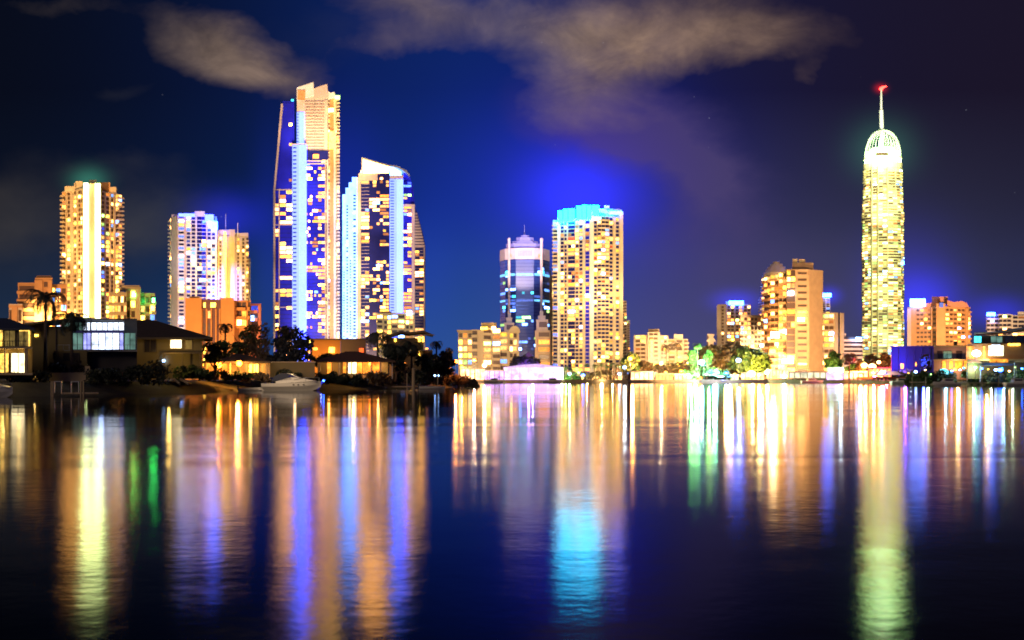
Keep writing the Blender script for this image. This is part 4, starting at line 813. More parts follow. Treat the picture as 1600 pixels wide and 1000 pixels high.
glowlamp((X(10,Y),Y-1.0,Z(550,Y)), 60, (1,.6,.15), .1); glowlamp((X(35,Y),Y-1,Z(550,Y)), 45, (1,.6,.15), .1)
b = MB(); b.tube([(X(-15,128),128.5,GB),(X(-15,128),128.5,GB+.9)],.05,6); b.tube([(X(-15,128),128.5,GB+.95),(X(-13,128),128.5,GB+.95)],.06,6)
# --- modern house with glass pavilion
Y = 150; t = Thing('house', 'modern flat-roofed house with tall blue-white lit glass front on its upper floor', 'house', (X(130,Y), Y, GB))
t.slab('wall', 50, 77, 508, 595, Y+1, 10, OLIVE); t.slab('wall', 76, 112, 510, 595, Y-.5, 11, OLIVE)
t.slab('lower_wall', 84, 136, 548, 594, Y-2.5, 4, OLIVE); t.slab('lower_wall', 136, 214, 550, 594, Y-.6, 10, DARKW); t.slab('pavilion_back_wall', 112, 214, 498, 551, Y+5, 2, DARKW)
b = MB(); b.xz([(X(48,Y),Z(508,Y)),(X(90,Y),Z(503,Y)),(X(135,Y),Z(499.5,Y)),(X(202,Y),Z(502.5,Y)),(X(202,Y),Z(500.5,Y)),(X(135,Y),Z(496.8,Y)),(X(90,Y),Z(500.5,Y)),(X(48,Y),Z(505.5,Y))], Y-1.8, Y+11); t.part('roof', b, GREY)
for a, c, m in ((100,115,E_INT),(117,130,E_INT),(130.5,141,E_INB),(143,194,E_INB)): win(t, a, c, 504, 516, Y-.3, m, mull=max(0,int((c-a)/9)))
for a, c, m in ((89,95,E_INW),(97,108,E_DIMY),(113,129.5,E_INT),(130.5,142,E_INV),(143.5,187,E_INB),(187.5,193,E_INV),(195,212,E_INT)): win(t, a, c, 520.5, 546, Y-.3, m, mull=max(0,int((c-a)/11)))
t.slab('transom_band', 112, 194, 516.4, 520, Y-.7, .5, paint('violet_fascia', (.12,.12,.4))); t.slab('balcony_slab', 100, 214, 547, 549.5, Y-2.2, 2, GREY)
b = MB(); b.box(X(100,Y),X(214,Y),Y-2.2,Y-2.16,Z(540,Y),Z(539.3,Y)); [b.box(X(a,Y),X(a+.3,Y),Y-2.2,Y-2.16,Z(547,Y),Z(539.5,Y)) for a in range(100,214,9)]; t.part('glass_rail', b, METAL)
win(t, 100, 108, 552, 563, Y-2.5, GLD); win(t, 110, 124, 552, 563, Y-2.5, GLD, mull=1); t.slab('doorway', 82.5, 86, 551, 561, Y-2.6, .1, BLACKM); t.slab('wall_light', 54, 60, 522.5, 526, Y+.9, .1, E_Y)
b = MB(); [b.box(X(a,Y),X(a+1,Y),Y-.75,Y-.5,Z(592,Y),Z(509,Y)) for a in (72, 90)]; t.part('downpipe', b, BARK)
t.finish(); glowlamp((X(165,Y),Y-1.6,Z(545,Y)), 110, (.35,.5,1), .3); glowlamp((X(75,Y),Y-7,GB+.6), 420, (1,.62,.12), .2); glowlamp((X(100,Y),Y-9,GB+.6), 240, (1,.7,.2), .2)  # the two warm ground lights are added fill for the olive walls
Y = 141; t = Thing('terrace_wall', 'low yellowish terrace wall with planting box in front of the modern house', 'garden wall', (X(110,Y), Y, GB))
t.slab('wall', 52, 140, 583, 596, Y, .5, SAND); t.slab('wall', 133, 140.5, 572, 583, Y, .5, SAND); t.slab('coping', 51, 141, 582, 583.3, Y-.1, .7, SAND)
shrub('dark clipped hedge on the terrace in front of the modern house', 90, 143, 565, 584, 26, 5, LEAFD, name='hedge'); shrub('brownish bush right of the clipped hedge on the terrace', 117, 143, 561, 584, 22, 6, LEAFB)
for i, (px, w, top_, m, lab) in enumerate(((165,60,571,LEAFD,'wide dark shrubbery under the glass pavilion'),(215,44,566,LEAFD,'dark shrubbery left of the hip-roofed house with one lit window'),(246,30,560,LEAFD,'tall dark bush against the house with one lit window'),(62,22,574,LEAFD,'small dark bush beside the yellow lit house'),(34,30,577,LEAFD,'dark potted shrubs on the lit veranda'))):
    shrub(lab, px, 141-(5 if i > 2 else 0)+(8 if i in (1,2) else 0), top_, 600, w, 20+i, m)
# --- hip-roofed house with one bright window
Y = 168; t = Thing('house', 'brown house under a wide hip roof with one bright yellow window', 'house', (X(265,Y), Y, GB))
t.slab('wall', 196, 316, 527, 592, Y, 10, OLIVE); hip(t, 190, 326, 208, 240, 527.5, 500, Y, 10, ROOF, .9)
win(t, 266.5, 284, 531, 544, Y, E_INW, mull=0, fm=SAND); win(t, 226, 244, 531, 550, Y, GLD, mull=1, fm=BROWN); win(t, 290, 300, 532, 545, Y, E_DIMY, fm=SAND); t.slab('terrace_light', 254, 257.5, 562, 565.5, Y-.3, .2, E_HOTC)
b = MB(); b.box(X(260,Y),X(318,Y),Y-1.5,Y,Z(553,Y),Z(551,Y)); [b.box(X(a,Y),X(a+1,Y),Y-1.5,Y-1.3,GB,Z(553,Y)) for a in (260,289,316)]; t.part('veranda', b, BROWN)
t.slab('lower_wall_panel', 276, 284, 578, 592, Y-2, .4, SAND); glowlamp((X(275,Y),Y-3.5,Z(556,Y)), 260, (1,.62,.13), .2); glowlamp((X(225,Y),Y-6,Z(556,Y)), 120, (1,.6,.2), .2)
# --- low garden house with two flaring lamps
Y = 185; t = Thing('house', 'low pavilion with gently hipped roof and glowing orange terrace', 'house', (X(365,Y), Y, GB))
t.slab('wall', 318, 422, 565, 590, Y+2, 6, SAND); hip(t, 322, 418, 352, 380, 565, 553, Y, 8, ROOF, .8); 
b = MB(); [b.box(X(a,Y),X(a+1.5,Y),Y-.4,Y,GB,Z(565,Y)) for a in (322,360,395,416)]; t.part('veranda_posts', b, SAND)
win(t, 389, 404, 569, 582, Y+1.9, E_Y, mull=2); win(t, 322, 338, 566, 582, Y+1.9, E_INO, mull=1); win(t, 347, 356, 568, 582, Y+1.9, E_INO); win(t, 362, 372, 569, 582, Y+1.9, E_DIMY)
for px, py, lab, pw in ((345,570.5,'left of two flaring orange globe lamps on the low pavilion terrace',1500),(376.5,568,'right, brighter one of two flaring orange globe lamps on the low pavilion terrace',2600)):
    l = Thing('terrace_lamp', lab, 'lamp', (X(px,Y),Y-1.2,GB), 'terrace lamps of the low pavilion'); b = MB(); b.tube([(X(px,Y),Y-1.2,GB-.2),(X(px,Y),Y-1.2,Z(py+2,Y))],.05,6); l.part('post', b, BLACKM); b = MB(); b.ball((X(px,Y),Y-1.2,Z(py,Y)),.46,.46,.46,None,12,8); l.part('globe', b, E_OR)
    glowlamp((X(px,Y),Y-2.2,Z(py,Y)), pw*.9, (1,.45,.07), .3)
Y = 190; t = Thing('garden_wall', 'long low beige garden wall between the pavilion and the orange porch', 'garden wall', (X(450,Y), Y, GB)); t.slab('wall', 416, 492, 566, 590, Y+1, .4, OLIVE); t.slab('coping', 415, 493, 565, 566.4, Y+.8, .8, SAND)
glowlamp((X(425,Y),Y-2,Z(572,Y)), 120, (1,.6,.25), .2); glowlamp((X(466,Y),Y-3,Z(575,Y)), 70, (1,.6,.25), .2)
glowlamp((X(322,176),172,GB+2.2), 520, (1,.55,.08), .25); glowlamp((X(395,190),190,GB+1.5), 600, (1,.42,.06), .25)  # amber fill added for the house side and trees, no lamps there
# --- orange wall building
Y = 262; t = Thing('commercial_building', 'long low building with orange floodlit wall and grey right half', 'building', (X(530,Y), Y, GB))
t.slab('orange_wall', 486, 532, 531, 592, Y, 8, DORANGE); t.slab('grey_wall', 532.5, 572, 530.5, 592, Y-.4, 8.4, paint('taupe_render', (.17,.11,.08))); t.slab('coping', 485, 573, 529, 531, Y-.6, 9, BROWN)
t.slab('window', 514, 523, 542.5, 551, Y-.2, .15, E_Y); t.slab('window', 561, 568, 544, 553, Y-.6, .15, emis('window_red', (1,.12,.02), 1.8)); t.slab('window', 488, 496, 543, 547, Y-.2, .15, E_W)
spot('floodlight', (X(505,Y),Y-7,GB+1), (X(508,Y),Y,Z(538,Y)), 5200, (1,.55,.15), 110)
# --- porch house
Y = 205; t = Thing('house', 'brown-roofed house with glowing orange porch and white columns', 'house', (X(565,Y), Y, GB))
t.slab('wall', 496, 614, 564, 592, Y+2.5, 7, SAND); hip(t, 500, 612, 540, 560, 564, 549, Y, 9, paint('rust_tile', (.10,.045,.025),.7,.3,2), .8)
for a, c, m in ((511,518,E_INO),(536,541,E_INO),(544,549,E_INW),(550.5,557,E_INW),(558,566,E_INO),(567,579,E_INO),(582,593,E_INO),(595,606,E_DIMY)): win(t, a, c, 566, 583.5, Y+2.4, m, fm=BROWN)
b = MB(); [b.box(X(a,Y),X(a+1.2,Y),Y+.2,Y+.5,GB,Z(565,Y)) for a in (498,529,542.5,578.5,594,612)]; t.part('column', b, WHITE)
b = MB(); b.ball((X(577,Y),Y+.8,Z(568.5,Y)),.22,.22,.22); t.part('porch_lamp', b, E_OR)
glowlamp((X(551,Y),Y+1,Z(570,Y)), 420, (1,.5,.12), .2); glowlamp((X(590,Y),Y+.6,Z(570,Y)), 200, (1,.4,.1), .2); glowlamp((X(513,Y),Y+.6,Z(570,Y)), 90, (1,.5,.1), .2)
# --- dark house with butterfly roof
Y = 222; t = Thing('house', 'dark two storey house with thin upswept roof edge behind the palms', 'house', (X(640,Y), Y, GB))
t.slab('wall', 604, 662, 528, 592, Y, 10, BROWN); t.slab('wall', 661, 676, 548, 592, Y+.8, 8, BROWN)
b = MB(); b.xz([(X(598,Y),Z(527,Y)),(X(616,Y),Z(523.5,Y)),(X(628,Y),Z(520,Y)),(X(640,Y),Z(522,Y)),(X(660,Y),Z(519.5,Y)),(X(679,Y),Z(523.6,Y)),(X(664,Y),Z(517.5,Y)),(X(640,Y),Z(519,Y)),(X(628,Y),Z(517.6,Y)),(X(614,Y),Z(521.5,Y))], Y-1.6, Y+11); t.part('roof', b, paint('roof_taupe', (.16,.10,.08)))
t.slab('roof_edge', 662, 679, 522.6, 524, Y-1.8, .3, PINK)  # pale colour of this edge stands in for the lit soffit
for a, c, p, q_ in ((653.5,657,526,534),(659.5,662.5,526,534),(653.5,656,548,556),(616,619,529,534)): t.slab('window', a, c, p, q_, Y-.2, .18, E_Y)
t.slab('window', 665, 669, 543.5, 546, Y+.5, .2, E_W); b = MB(); b.box(X(655,Y),X(676,Y),Y-1.5,Y,Z(548,Y),Z(546.8,Y)); t.part('balcony_slab', b, GREY); t.slab('window', 629, 634, 567, 572, Y-.2, .15, E_W)
glowlamp((X(645,Y),Y-3,Z(560,Y)), 60, (1,.6,.3), .2)

# --- near trees
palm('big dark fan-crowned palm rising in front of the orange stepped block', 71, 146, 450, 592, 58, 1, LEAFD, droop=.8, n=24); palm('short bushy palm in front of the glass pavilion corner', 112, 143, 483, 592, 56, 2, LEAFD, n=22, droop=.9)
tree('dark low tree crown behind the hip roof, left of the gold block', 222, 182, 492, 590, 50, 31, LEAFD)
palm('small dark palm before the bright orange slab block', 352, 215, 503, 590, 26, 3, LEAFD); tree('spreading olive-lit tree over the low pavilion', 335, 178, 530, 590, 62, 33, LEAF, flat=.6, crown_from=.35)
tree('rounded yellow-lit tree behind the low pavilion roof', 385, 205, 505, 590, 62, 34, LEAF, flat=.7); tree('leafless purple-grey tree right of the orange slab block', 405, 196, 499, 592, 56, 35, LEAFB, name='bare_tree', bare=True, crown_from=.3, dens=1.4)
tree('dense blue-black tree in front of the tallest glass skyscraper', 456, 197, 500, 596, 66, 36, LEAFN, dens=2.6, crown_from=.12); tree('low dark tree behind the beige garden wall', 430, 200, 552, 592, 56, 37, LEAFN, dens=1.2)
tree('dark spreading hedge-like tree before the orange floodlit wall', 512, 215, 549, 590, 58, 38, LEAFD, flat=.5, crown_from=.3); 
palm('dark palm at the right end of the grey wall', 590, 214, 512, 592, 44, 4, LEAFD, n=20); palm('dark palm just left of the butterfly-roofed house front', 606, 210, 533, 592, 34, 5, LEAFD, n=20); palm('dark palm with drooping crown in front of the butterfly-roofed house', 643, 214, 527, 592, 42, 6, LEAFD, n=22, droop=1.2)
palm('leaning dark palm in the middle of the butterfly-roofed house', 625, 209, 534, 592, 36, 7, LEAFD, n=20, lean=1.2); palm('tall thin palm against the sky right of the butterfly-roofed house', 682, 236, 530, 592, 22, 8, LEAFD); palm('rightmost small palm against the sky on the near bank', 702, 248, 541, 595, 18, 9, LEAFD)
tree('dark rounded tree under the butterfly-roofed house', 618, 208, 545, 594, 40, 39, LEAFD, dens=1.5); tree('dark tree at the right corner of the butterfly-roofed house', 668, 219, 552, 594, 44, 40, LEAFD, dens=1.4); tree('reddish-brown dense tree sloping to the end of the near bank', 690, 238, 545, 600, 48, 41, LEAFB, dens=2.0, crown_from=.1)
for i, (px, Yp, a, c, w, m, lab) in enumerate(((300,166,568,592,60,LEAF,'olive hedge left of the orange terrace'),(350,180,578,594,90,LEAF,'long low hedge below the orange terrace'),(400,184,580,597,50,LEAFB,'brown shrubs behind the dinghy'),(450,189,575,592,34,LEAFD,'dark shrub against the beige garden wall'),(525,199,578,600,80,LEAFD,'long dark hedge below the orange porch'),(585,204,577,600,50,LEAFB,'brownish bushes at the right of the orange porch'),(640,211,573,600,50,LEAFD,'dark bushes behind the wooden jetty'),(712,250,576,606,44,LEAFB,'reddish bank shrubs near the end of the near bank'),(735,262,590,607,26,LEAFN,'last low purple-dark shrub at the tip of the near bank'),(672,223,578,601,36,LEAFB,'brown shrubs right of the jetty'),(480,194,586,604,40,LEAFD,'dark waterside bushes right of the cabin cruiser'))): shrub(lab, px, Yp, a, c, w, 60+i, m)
glowlamp((X(706,252),246,Z(566,246)), 2600, (1,.30,.05), .3); glowlamp((X(400,190),186,Z(572,190)), 260, (1,.6,.15), .2)
b = MB(); bx0, bx1 = X(183,145), X(212,145)
t = Thing('planks', 'pair of pale planks leaning on the dark bank below the lit window', 'planks', (X(295,160),160,1)); 
for a in (0, 1): b = MB(); b.tube([(X(272+a*10,158),158,Z(592,158)),(X(284+a*14,157),156,Z(600,157))],.16,6); t.part('plank', b, SAND)

# ================================================================ BOATS AND JETTIES
def hull(L, W_, H, bow=.35, n=14, k=8):
    mb = MB(); vs = []; 
    for i in range(n+1):
        s = i/n; w = W_/2*(1-max(0,(s-(1-bow))/bow)**1.9)*(1 if s > .05 else .96); zk = -.25+max(0,(s-.7)/.3)**2*(H*.75); zd = H*(1+.28*s*s)
        for j in range(k+1):
            a = -1+2*j/k; ang = abs(a); vs.append((L*s+ (H*.35 if False else 0), w*math.copysign(min(1, ang*1.25 if ang < .8 else 1), a)*(.55+.45*min(1, ang*1.15) if ang < .87 else 1), zk+(zd-zk)*(max(0,(ang-.25)/.75))**1.1))
    fs = [(i*(k+1)+j, (i+1)*(k+1)+j, (i+1)*(k+1)+j+1, i*(k+1)+j+1) for i in range(n) for j in range(k)]
    fs.append(tuple(range(k,-1,-1)))
    fs += [(i*(k+1)+k, (i+1)*(k+1)+k, (i+1)*(k+1), i*(k+1)) for i in range(n)]
    mb.add(vs, fs); return mb
def place(t, px, Y, rz, z=0): t.r.location = (X(px,Y), Y, z); t.r.rotation_euler = (0,0,rz)
def cruiser(label, px, Y, L, rz, group=None, H=1.25):
    t = Thing('cabin_cruiser', label, 'boat', (0,0,0), group); W_ = L*.31
    t.part('hull', hull(L, W_, H), GEL)
    b = MB(); pr = [(L*.24,H*.98),(L*.93,H*1.30),(L*.80,H*1.5),(L*.62,H*1.78),(L*.52,H*1.85),(L*.24,H*1.25)]
    b.xz([(x,z) for x,z in pr], -W_*.34, W_*.34); t.part('cabin', b, GEL)
    b = MB(); b.xz([(L*.66,H*1.70),(L*.50,H*2.25),(L*.42,H*2.35),(L*.48,H*2.22),(L*.61,H*1.72)], -W_*.35, W_*.35); t.part('windscreen_frame', b, GEL)
    b = MB(); b.xz([(L*.615,H*1.75),(L*.49,H*2.2),(L*.44,H*1.84)], -W_*.355, W_*.355); t.part('windscreen', b, GLP)
    b = MB(); b.xz([(L*.17,H*1.22),(L*.52,H*1.5),(L*.44,H*2.30),(L*.33,H*2.34),(L*.22,H*1.95)], -W_*.34, W_*.34); t.part('canvas_canopy', b, CANV)
    b = MB(); b.box(-.5, .05, -W_*.4, W_*.4, .15, .35); t.part('swim_platform', b, GEL)
    for x in (.55,.63,.72):
        b = MB(); b.ball((L*x, -W_*.485+max(0,(x-.65))*W_*.5, H*.82), .16,.06,.09); t.part('porthole', b, BLACKM)
    b = MB(); pts = [(L*.55,-W_*.42,H*1.5),(L*.75,-W_*.36,H*1.75),(L*.97,0,H*1.75),(L*.75,W_*.36,H*1.75),(L*.55,W_*.42,H*1.5)]; b.tube(pts,.035,5)
    for p in pts[1:4]: b.tube([p,(p[0],p[1],H*1.15)],.03,5)
    t.part('bow_rail', b, METAL); place(t, px, Y, rz); return t
spot('floodlight', (X(452,182),171,6), (X(455,182),183,1.2), 3800, (1,.70,.42), 75)  # unseen spot added to brighten the cruiser
cruiser('white cabin cruiser with dark canopy moored under the blue-black tree', 410, 182, 9.6, R(4))
t = cruiser('white motor boat cut off by the left edge of the picture', -55, 121, 5.4, R(-3), H=.9)
Y = 186; t = Thing('pontoon', 'blue-lit mooring pontoon at the bow of the cabin cruiser', 'pontoon', (X(499,Y),Y,0)); b = MB(); b.xz([(X(492,Y),.1),(X(496,Y),.1),(X(505,Y),Z(592,Y)),(X(502,Y),Z(592,Y))], Y+1.5, Y+3); t.part('ramp', b, BLUEW); b = MB(); b.ball((X(504,Y),Y+1,Z(595,Y)),.15,.15,.15); t.part('lamp', b, E_LBL); glowlamp((X(501,Y),Y+.2,Z(599,Y)),60,(.1,.15,1),.1)
def dinghy(label, px, Y, L, rz):
    t = Thing('dinghy', label, 'boat', (0,0,0)); t.part('hull', hull(L, 1.5, .5), GEL)
    b = MB(); [b.box(L*s, L*s+.25, -.55, .55, .40, .52) for s in (.25,.5,.7)]; t.part('thwarts', b, TIMB); b = MB(); b.box(-.25,.02,-.15,.15,.2,.95); t.part('outboard_motor', b, BLACKM); place(t, px, Y, rz)
dinghy('small pale dinghy lying left of the cabin cruiser', 373, 181, 4.2, R(5))
def jetty(label, px0, px1, Y, zt, posts, ptop, name='jetty', frames=()):
    t = Thing(name, label, 'jetty', (X((px0+px1)/2,Y),Y,0)); b = MB(); x0, x1 = X(px0,Y), X(px1,Y)
    b.box(x0,x1,Y,Y+1.6,zt-.14,zt); n = max(4,int((x1-x0)/.5))
    for k in range(n): a = x0+(x1-x0)*k/n; b.box(a+.03,a+(x1-x0)/n-.03,Y-.08,Y+1.7,zt+.002,zt+.05)
    t.part('deck', b, SAND)
    for p in posts: b = MB(); b.tube([(X(p,Y),Y-.12,-.6),(X(p,Y),Y-.12,Z(ptop,Y))],.09,7); t.part('post', b, SAND)
    for a, c in frames:
        b = MB(); xa, xc, z = X(a,Y), X(c,Y), Z(ptop,Y); b.box(xa,xa+.1,Y-.3,Y-.2,zt,z); b.box(xc-.1,xc,Y-.3,Y-.2,zt,z); b.box(xa+.1,xc-.1,Y-.3,Y-.2,z-.1,z); t.part('hand_rail_frame', b, METAL)
    return t
jetty('pale floating jetty with two square rail frames below the modern house', 95, 146, 126, .45, (81,83.5,127,131), 595.5, frames=((86,98),(112,125)))
jetty('wooden jetty with tall posts at the foot of the butterfly-roofed house', 612, 686, 205, .55, (636,684), 583)
t = Thing('mooring_pile', 'thick pale mooring pile standing right of the jetty middle', 'mooring pile', (X(646,204),204,0)); b = MB(); b.tube([(X(646,204),204,-.5),(X(646,204),204,Z(577,204))],[.32,.28],9); t.part('pile', b, SAND); b = MB(); b.ball((X(646,204),204,Z(576.5,204)),.34,.34,.2); t.part('cap', b, SAND)
dinghy('low dinghy tied to the wooden jetty with two blue-white lamps behind', 655, 203, 4.8, R(2))
for px, lab in ((679.5,'left of two small blue-white bollard lights at the jetty end'),(684.5,'right of two small blue-white bollard lights at the jetty end')):
    t = Thing('bollard_light', lab, 'bollard light', (X(px,210),210,1), 'bollard lights at the jetty end'); b = MB(); b.tube([(X(px,210),210,.8),(X(px,210),210,Z(588,210))],.06,6); t.part('post', b, BLACKM); b = MB(); b.ball((X(px,210),210,Z(586.8,210)),.17,.17,.17); t.part('lamp', b, E_HOTC)
# mooring post standing in open water in the middle
Y = 108; t = Thing('mooring_post', 'lone red-brown mooring post standing in open water right of centre', 'mooring post', (X(983,Y),Y,0)); b = MB(); b.tube([(X(983,Y),Y,-1),(X(983.3,Y),Y,1.4),(X(984,Y),Y,Z(583,Y))],[.17,.15,.14],9); t.part('post', b, paint('post_timber', (.16,.06,.05),.8,.3,5)); b = MB(); b.tube([(X(982,Y),Y-.16,1.9),(X(986,Y),Y-.16,1.9)],[.1,.1],6); t.part('collar', b, METAL); b = MB(); b.add([(X(982,Y)-.05,Y-.14,Z(583,Y)),(X(986,Y)+.05,Y-.14,Z(583,Y)),(X(986,Y)+.05,Y+.14,Z(583,Y)),(X(982,Y)-.05,Y+.14,Z(583,Y)),(X(984,Y),Y,Z(579.5,Y))],[(0,1,4),(1,2,4),(2,3,4),(3,0,4),(3,2,1,0)]); t.part('cap', b, WHITE)
# ================================================================ FAR BANK, at the feet of the towers
GF = 1.4
_gl = glowlamp
def glowlamp(loc, power, col, rad=.3): return _gl(loc, power*2.2, col, rad)
def lamp(px, Y, py, label, m, pw, col, r=.5, group='street lamps on the far bank', arm=False):
    x = X(px,Y); z = Z(py,Y); t = Thing('street_lamp', label, 'street lamp', (x,Y,GF), group)
    b = MB(); b.tube([(x,Y,GF-.3),(x,Y,z-r*.8)],[.12,.07],7); b.tube([(x,Y,GF-.3),(x,Y,GF+.5)],.2,7); t.part('pole', b, BLACKM)
    b = MB(); b.ball((x,Y,z), r,r,r*.8, None, 12, 8); t.part('lamp_head', b, m)
    if pw: glowlamp((x,Y-r-.4,z), pw, col, .4)
OC, WC, CC, GC, BC, RC = (1,.38,.06), (1,.75,.45), (.7,.85,1), (.25,1,.2), (.1,.2,1), (1,.08,.03)
EOo, EW2, EC2 = E_OR, E_HOT, E_HOTC
L_ = [(712,445,565,'orange lamp at the left end of the far bank by the palm',EOo,9000,OC,1.0),(705,452,572,'small red-orange lamp behind the tip of the near bank',EOo,2500,OC,.5),(722,455,574,'orange lamp under the left corner of the cream hotel',EOo,5000,OC,.9),(741,458,563,'warm lamp among the hotel palms',EOo,5000,WC,.9),(757,460,571,'very bright warm lamp before the hotel entrance',EW2,7000,WC,1.2),
 (985,466,560,'orange lamp inside the orange-lit tree right of the cyan-roofed tower',EOo,14000,OC,1.2),(976,468,574,'white lamp left of the orange-lit tree',EC2,4000,CC,.9),(1033,470,568,'white lamp right of the orange-lit tree',EW2,4000,WC,1.0),(1075,470,567,'small warm lamp over the brown hedge',EW2,1500,WC,.6),(1096,468,566,'bright blue-white lamp beside the green-lit palm',EC2,5000,(.5,.7,1),1.6),(1154,470,563,'blue-white lamp in front of the dome of trees',EC2,6000,CC,1.3),
 (1174,466,584,'very bright warm floodlight at the foot of the dome of trees',EW2,16000,(1,.7,.3),2.2),(1198,466,582,'wide warm floodlight left of the big orange slab',EW2,6000,WC,1.3),(1225,466,588,'bluish lamp under the big orange slab',EC2,3000,CC,1.1),(1312,460,580,'bright white lamp on the low pavilion roof',EC2,6000,CC,1.4),(1350,440,571,'yellow-white lamp at the left of the red-lit trees',EW2,5000,(1,.6,.2),1.6),(1363,436,573,'bright warm lamp in the red-lit trees',EW2,6000,(1,.3,.1),1.8),(1373,430,566,'small warm lamp above the red-lit trees',EW2,2000,(1,.3,.1),.9),(1190,480,540,'cool lamp at mid height between the dome of trees and the slab',EC2,2500,CC,1.0)]
for a in L_: lamp(a[0],a[1],a[2],a[3],a[4],a[5]*.45,a[6],a[7]*.8)
# --- shops and marquee
Y = 466
def kiosk(label, cat, px0, px1, py0, py1, Y, m, roofm, roofdrop=2, posts=4, name='kiosk'):
    t = Thing(name, label, cat, (X((px0+px1)/2,Y),Y,GF)); t.slab('lit_front', px0+.6, px1-.6, py0+roofdrop, py1, Y+.3, 3, m); t.slab('roof', px0, px1, py0, py0+roofdrop, Y-.8, 5, roofm)
    b = MB()
    for k in range(posts+1): a = px0+(px1-px0)*k/posts; b.box(X(a,Y)-.13,X(a,Y)+.13,Y-.3,Y-.05,GF-.4,Z(py0+roofdrop,Y))
    t.part('posts', b, BLACKM); return t
kiosk('white-lit glazed restaurant front under the cream hotel', 'restaurant', 719, 758, 575, 594, Y+2, E_SHOP, WHITE, posts=5, name='restaurant')
kiosk('bright warm-lit cafe front between restaurant and marquee', 'cafe', 757, 788, 578, 595, Y, E_SHOPL, WHITE, posts=4, name='cafe')
t = Thing('marquee', 'wide glowing white and lilac marquee with low peaked roof at the centre', 'marquee', (X(832,Y),Y,GF))
t.slab('lit_wall', 787, 880, 574, 594.5, Y, 8, E_SHOPL); b = MB(); b.xz([(X(786,Y),Z(574,Y)),(X(881,Y),Z(574,Y)),(X(858,Y),Z(570.5,Y)),(X(838,Y),Z(568.5,Y)),(X(815,Y),Z(570,Y))], Y-.8, Y+9); t.part('roof', b, emis('marquee_roof_glow', (.72,.5,.9), .9, .2)) 
b = MB(); [b.box(X(a,Y)-.12,X(a,Y)+.12,Y-.4,Y-.15,GF-.3,Z(574,Y)) for a in (787,799,812,826,840,853,866,880)]; t.part('posts', b, WHITE)
b = MB(); b.box(X(821,Y),X(861,Y),Y-1.5,Y-1,Z(599,Y),Z(595.5,Y)); t.part('purple_apron', b, emis('purple_panel_glow', (.25,.03,.9), 1.6, .3)); glowlamp((X(832,Y),Y-4,Z(585,Y)),900,(.8,.55,1),.4)
shrub('dark purple clump of trees over the marquee roof', 822, 478, 552, 575, 42, 90, LEAFN, dens=1.5)
t = Thing('gazebo', 'purple pyramid roof behind the marquee', 'gazebo', (X(828,474),474,GF)); b = MB(); xa, xb, xm = X(808,474), X(846,474), X(826,474); b.add([(xa,474,Z(571,474)),(xb,474,Z(571,474)),(xb,484,Z(571,474)),(xa,484,Z(571,474)),(xm,479,Z(549,474))],[(0,1,4),(1,2,4),(2,3,4),(3,0,4),(3,2,1,0)]); t.part('roof', b, paint('purple_roof', (.14,.08,.28))); b = MB(); [b.box(x-.2,x+.2,y-.2,y+.2,GF,Z(571,474)) for x in (xa+.5,xb-.5) for y in (475,483)]; t.part('posts', b, WHITE); glowlamp((xm,470,Z(566,474)),1100,(.5,.2,1),.5)
# --- promenade palms in front of the cyan-roofed tower
for i, (px, tp) in enumerate(((884,571),(893,573),(917,567),(930,568),(939,566),(949,568),(957,566),(965,568),(878,574))):
    names = ['leftmost lime-lit promenade palm by the marquee','second lime-lit promenade palm from the marquee','yellow-lit promenade palm under the left part of the cyan-roofed tower','promenade palm left of the tower lobby','tallest bright-trunked promenade palm before the tower lobby','promenade palm at the middle of the tower lobby','promenade palm at the right of the tower lobby','rightmost promenade palm near the white lamp','tiny lime palm touching the marquee end']
    palm(names[i]+', cyan-roofed tower behind' if len(names[i].split()) < 12 else names[i], px, 467+i%3, tp, 596, 11, 70+i, LEAF, z0=GF, group='promenade palms', n=13)
    if i % 2 == 0: glowlamp((X(px,464),463.5,GF+.6), 700, (1,.85,.25) if i else (.5,1,.2), .2)
shrub('lime-lit shrubs right of the marquee', 892, 469, 580, 597, 26, 91, LEAF); shrub('dark clipped shrubs along the promenade under the tower', 938, 472, 576, 597, 56, 92, LEAFB)
glowlamp((X(890,464),463,GF+1.5),2200,(.5,1,.3),.3); glowlamp((X(940,464),462,GF+1),1500,(1,.7,.3),.3)
# --- right of the post
tree('orange sodium-lit tree right of the cyan-roofed tower', 986, 474, 548, 597, 34, 80, LEAF, flat=.8, z0=GF, dens=1.6, crown_from=.1); glowlamp((X(985,474),466,Z(570,470)),16000,OC,.5)
tree('orange-brown low spreading trees right of the sodium-lit tree', 1012, 480, 562, 597, 44, 81, LEAFB, flat=.5, z0=GF, dens=1.4, crown_from=.15); glowlamp((X(1012,470),469,GF+3),7000,OC,.4)
kiosk('white-lit pavilion behind the mooring post', 'pavilion', 984, 1021, 580, 595, Y, E_SHOP, WHITE, posts=5, name='pavilion')
shrub('long brown-orange hedge below the wide low cream block', 1060, 478, 560, 597, 60, 93, LEAFB, dens=1.6); glowlamp((X(1050,470),468,GF+2),6000,(1,.5,.12),.4)
palm('left of two brown palms before the wide low cream block', 1041, 488, 536, 597, 20, 82, LEAFB, z0=GF, group='brown palms before the low cream block'); palm('right of two brown palms before the wide low cream block', 1058, 486, 532, 597, 20, 83, LEAFB, z0=GF, group='brown palms before the low cream block')
palm('small yellow-green lit palm left of the green-lit ones', 1067, 466, 576, 597, 15, 84, LEAF, z0=GF)
palm('tall lime-green lit palm left of the dome of trees', 1090, 468, 534, 597, 17, 85, LEAF, z0=GF); glowlamp((X(1090,464),464,Z(556,464)),6500,GC,.3)
